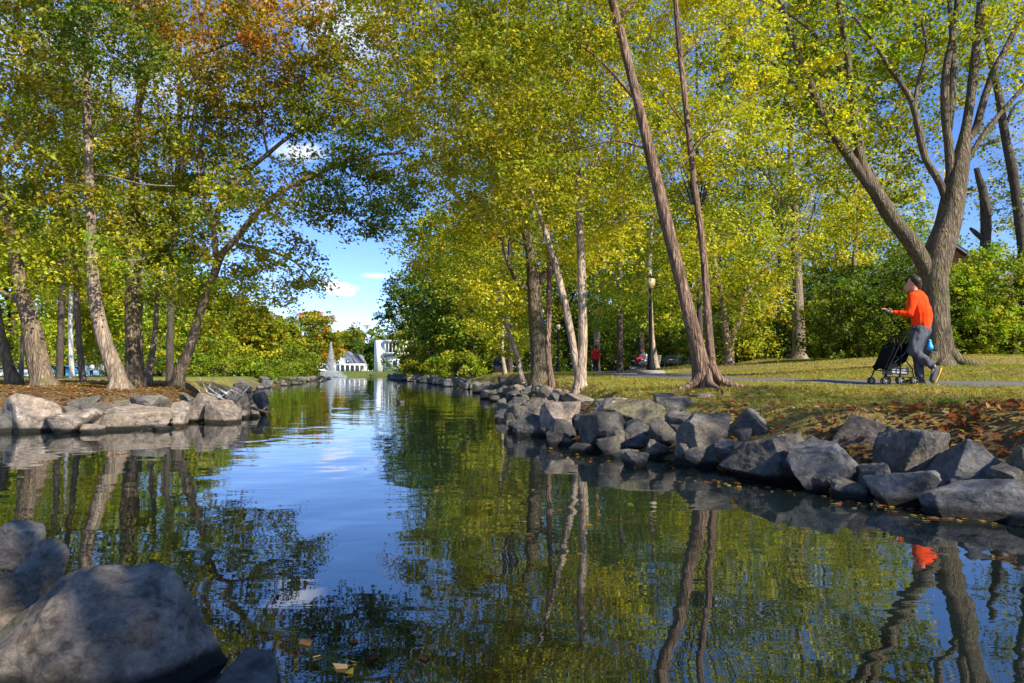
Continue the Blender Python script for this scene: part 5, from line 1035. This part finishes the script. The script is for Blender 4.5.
# ---- white modern block
wx_, wy_ = px2x(392, 205), 205
h = empty('white_building', (wx_, wy_, .4), 'tall white concrete block with a recessed balcony half hidden by trees', 'building', None, R(-12))
b = MB(); b.box((-4.0, 2.2, 4.9), (2.6, 4.2, 9.8), R(-40)); b.box((.8, 3, 9.3), (7.2, 6.6, 1.0)); b.box((.8, 3, 5.7), (7.2, 6.6, .7)); b.box((.8, 3.6, 2.4), (7, 6, 5.0)); b.build('wall', M['white'], h)
b = MB(); b.box((.8, 4.2, 7.4), (7, 4, 2.8)); b.build('window_band', M['glassd'], h)
for k in range(6):
    b = MB(); b.box((-2.2 + 1.15 * k, -.1, 7.4), (.18, .2, 2.75)); b.build('mullion', M['white'], h)
for k in range(3):
    b = MB(); b.box((-1.4 + 2.2 * k, .55, 2.6), (1.3, .1, 1.7)); b.build('window', M['glassd'], h)
# ---- houses glimpsed elsewhere
def cottage(x, y, z, w, d, hw, hr, rz, wall, label, ny=3):
    h = empty('house', (x, y, z), label, 'house', None, rz)
    b = MB(); b.prism([(-w / 2, 0), (w / 2, 0), (w / 2, hw), (0, hw + hr), (-w / 2, hw)], 0, d); b.build('wall', M[wall], h)
    b = MB(); b.prism([(-w / 2 - .5, hw - .35), (-w / 2 - .5, hw - .1), (0, hw + hr + .3), (w / 2 + .5, hw - .1), (w / 2 + .5, hw - .35), (0, hw + hr + .05)], -.5, d + .5); b.build('roof', M['roof'], h)
    for k in range(ny):
        wx = -w / 2 + w * (k + .5) / ny; b = MB(); b.box((wx, -.05, hw * .55), (1.1, .12, 1.5)); q = b.build('window', M['glassd'], h); b = MB(); b.box((wx, -.12, hw * .55), (.07, .05, 1.5)); b.build('frame', M['white'], q)
    return h
cottage(px2x(955, 46), 46, gz(px2x(955, 46), 46), 3.6, 6, 6.3, 1.5, R(-14), 'brickred', 'brick house whose grey eave shows above the shrubs behind the big tree')
cottage(px2x(1022, 52), 52, gz(px2x(1022, 52), 52), 5, 10, 6.4, 1.6, R(10), 'greycloth', 'pale house glimpsed at the right edge above the shrubs')
cottage(px2x(676, 82), 82, 1.2, 9, 9, 3.6, 2.0, R(-20), 'brickred', 'reddish house with a grey roof behind the empty bench', 4)
cottage(px2x(62, 105), 105, .3, 11, 10, 3.4, 2.4, R(6), 'beige', 'beige house with pale columns behind the parked cars', 5)
# ---- cars
def car(px, d, L, label, paint, h=1.5, van=False, rz=0):
    p = at(px, 378, d); c = empty('parked_car', (p[0], p[1], p[2]), label, 'van' if van else 'car', 'cars parked behind the left bank', rz)
    w = .85; o = [(-L / 2, .3), (L / 2, .3), (L / 2, .75), (L / 2 - .15, .95)] + ([(L / 2 - .9, 1.0), (L / 2 - 1.3, h), (-L / 2 + .1, h), (-L / 2, .9)] if van else [(L * .22, 1.0), (L * .1, h), (-L * .26, h), (-L * .4, 1.02), (-L / 2 + .05, .95)])
    b = MB(); b.prism(o, -w, w); b.build('body', paint, c, False, .08)
    g = MB()
    if van: g.prism([(L / 2 - 1.0, 1.05), (L / 2 - 1.35, h - .12), (-L / 2 + .3, h - .12), (-L / 2 + .3, 1.05)], -w - .02, w + .02)
    else: g.prism([(L * .18, 1.03), (L * .08, h - .1), (-L * .25, h - .1), (-L * .36, 1.03)], -w - .02, w + .02)
    g.build('window', M['glassd'], c)
    for sx in (-1, 1):
        for sy in (-1, 1):
            t = MB(); t.lathe([(0, -.1), (.3, -.1), (.33, 0), (.3, .1), (0, .1)], n=14); q = t.build('wheel', M['rubber'], c, True); q.rotation_euler = (math.pi / 2, 0, 0); q.location = (sx * L * .31, sy * (w - .06), .33)
            t = MB(); t.lathe([(0, -.115), (.18, -.115), (.18, .115), (0, .115)], n=12); t.build('rim', M['greycloth'], q)
    return c
P_ = lambda n_, c_: plain(n_, c_, .3, .02, 2, .6)
car(11, 84, 4.4, 'pale parked car seen between the left edge trunks', P_('silver_paint', (.5, .52, .52)), 1.4)
car(29, 82, 4.8, 'white and blue parked van left of the thick bent trunk', P_('white_car', (.7, .74, .78)), 1.9, True)
car(57, 86, 4.3, 'blue parked car just right of the thick bent trunk', P_('blue_car', (.05, .14, .36)), 1.5)
car(67, 84, 4.0, 'bright blue parked car beside the whitish trunk', P_('bright_blue_car', (.04, .25, .5)), 1.5, False, R(20))
car(80, 86, 4.2, 'light blue parked car behind the narrow brown trunk', P_('light_blue_car', (.2, .35, .55)), 1.5)
car(632, 76, 4.4, 'blue car beyond the lawn behind the parked stroller', P_('deep_blue_car', (.05, .1, .3)), 1.5)
dk = MB(); dk.tube([(-.14, 0, .04), (0, 0, .06), (.12, 0, .05), (.2, 0, .08)], [.03, .085, .07, .01], 10); dkp = at(401, 402.5, 18.6); dko = empty('duck', (px2x(401, 18.6), 18.6, 0), 'small duck swimming on the calm middle of the pond', 'duck'); dk.tube([(-.13, 0, .06), (-.16, 0, .13), (-.17, 0, .155), (-.235, 0, .145)], [.03, .025, .034, .01], 8); dk.build('body', plain('duck_feathers', (.2, .16, .12), .7), dko, True); dko.scale = (.6, .6, .6); dko.rotation_euler = (0, 0, .3)
# ------------------------------------------------------------------ sky, sun, camera
SUN = np.array([math.cos(R(34)) * math.cos(R(-42)), math.cos(R(34)) * math.sin(R(-42)), math.sin(R(34))])
w = bpy.data.worlds.new('World'); sc.world = w; w.use_nodes = True; nt = w.node_tree; nt.nodes.clear()
out = nt.nodes.new('ShaderNodeOutputWorld'); bg = N(nt, 'ShaderNodeBackground'); bg.inputs[1].default_value = .135
sky = N(nt, 'ShaderNodeTexSky', sky_type='NISHITA', sun_disc=False); sky.sun_elevation = R(34); sky.sun_rotation = math.atan2(SUN[0], SUN[1])
sky.altitude = 2500; sky.air_density = 1.0; sky.dust_density = .0; sky.ozone_density = 2.5
hs = N(nt, 'ShaderNodeHueSaturation'); hs.inputs['Saturation'].default_value = 1.2; nt.links.new(sky.outputs[0], hs.inputs['Color'])
tc = N(nt, 'ShaderNodeTexCoord'); nz = noise(nt, tc.outputs['Generated'], 5.5, 7, .6, .2); sep = N(nt, 'ShaderNodeSeparateXYZ'); nt.links.new(tc.outputs['Generated'], sep.inputs[0])
def mth(op, a, b=None, c=None, clamp=False):
    n = N(nt, 'ShaderNodeMath', operation=op); n.use_clamp = clamp
    for i, v in enumerate((a, b, c)):
        if v is None: continue
        if isinstance(v, (int, float)): n.inputs[i].default_value = v
        else: nt.links.new(v, n.inputs[i])
    return n.outputs[0]
def cloud(px, py, rx, ry, dens, sc_=22):
    p = at(px, py, 1.0) - np.array([0, 0, CH]); p /= np.linalg.norm(p)
    dx = mth('DIVIDE', mth('SUBTRACT', sep.outputs[0], float(p[0])), rx / FPX); dz = mth('DIVIDE', mth('SUBTRACT', sep.outputs[2], float(p[2])), ry / FPX)
    dy = mth('MULTIPLY', mth('LESS_THAN', sep.outputs[1], 0.0), 9.0)
    r2 = mth('ADD', mth('ADD', mth('MULTIPLY', dx, dx), mth('MULTIPLY', dz, dz)), dy)
    n2 = noise(nt, tc.outputs['Generated'], sc_, 6, .6)
    e = mth('ADD', mth('SUBTRACT', 1.0, r2), mth('MULTIPLY', mth('SUBTRACT', n2, .5), 3.6))
    return mth('MULTIPLY', mth('MULTIPLY', e, .85, clamp=True), dens)
cl = cloud(342, 289, 19, 7, 1, 60)
cl = mth('MAXIMUM', cl, cloud(329, 285, 11, 7, 1, 60))
for a_ in [(378, 276, 18, 3, .5, 30), (350, 28, 40, 30, .6, 12), (300, 152, 26, 9, .7, 16), (730, 140, 60, 25, .3, 9), (130, 60, 120, 40, .35, 8)]: cl = mth('MAXIMUM', cl, cloud(*a_))
wis = mth('MULTIPLY', mth('SUBTRACT', nz, .56), 3.0, clamp=True); cl = mth('MAXIMUM', cl, mth('MULTIPLY', wis, .35))
mx = mix(nt, cl, mix(nt, 1.0, hs.outputs[0], (.98, .86, 1.0), 'MULTIPLY'), (5.6, 5.7, 6.1)); nt.links.new(mx, bg.inputs[0]); nt.links.new(bg.outputs[0], out.inputs[0])
sl = bpy.data.lights.new('sun', 'SUN'); sl.energy = 5.0; sl.angle = R(.53); sl.color = (1, .93, .8)
so = bpy.data.objects.new('sun', sl); COL.objects.link(so); so.rotation_euler = Vector(SUN).to_track_quat('Z', 'Y').to_euler()
cd = bpy.data.cameras.new('camera'); co = bpy.data.objects.new('camera', cd); COL.objects.link(co); sc.camera = co
cd.sensor_width = 36; cd.lens = FPX / 1024 * 36; cd.clip_start = .05; cd.clip_end = 3000
co.location = (0, 0, CH); co.rotation_euler = (math.pi / 2 + PITCH, 0, 0)
sc.view_settings.view_transform = 'Standard'; sc.view_settings.look = 'None'; sc.view_settings.exposure = .95; sc.view_settings.gamma = 1
sc.cycles.max_bounces = 6; sc.cycles.diffuse_bounces = 3; sc.cycles.glossy_bounces = 3; sc.cycles.transmission_bounces = 3; sc.cycles.transparent_max_bounces = 4
sc.cycles.use_denoising = True
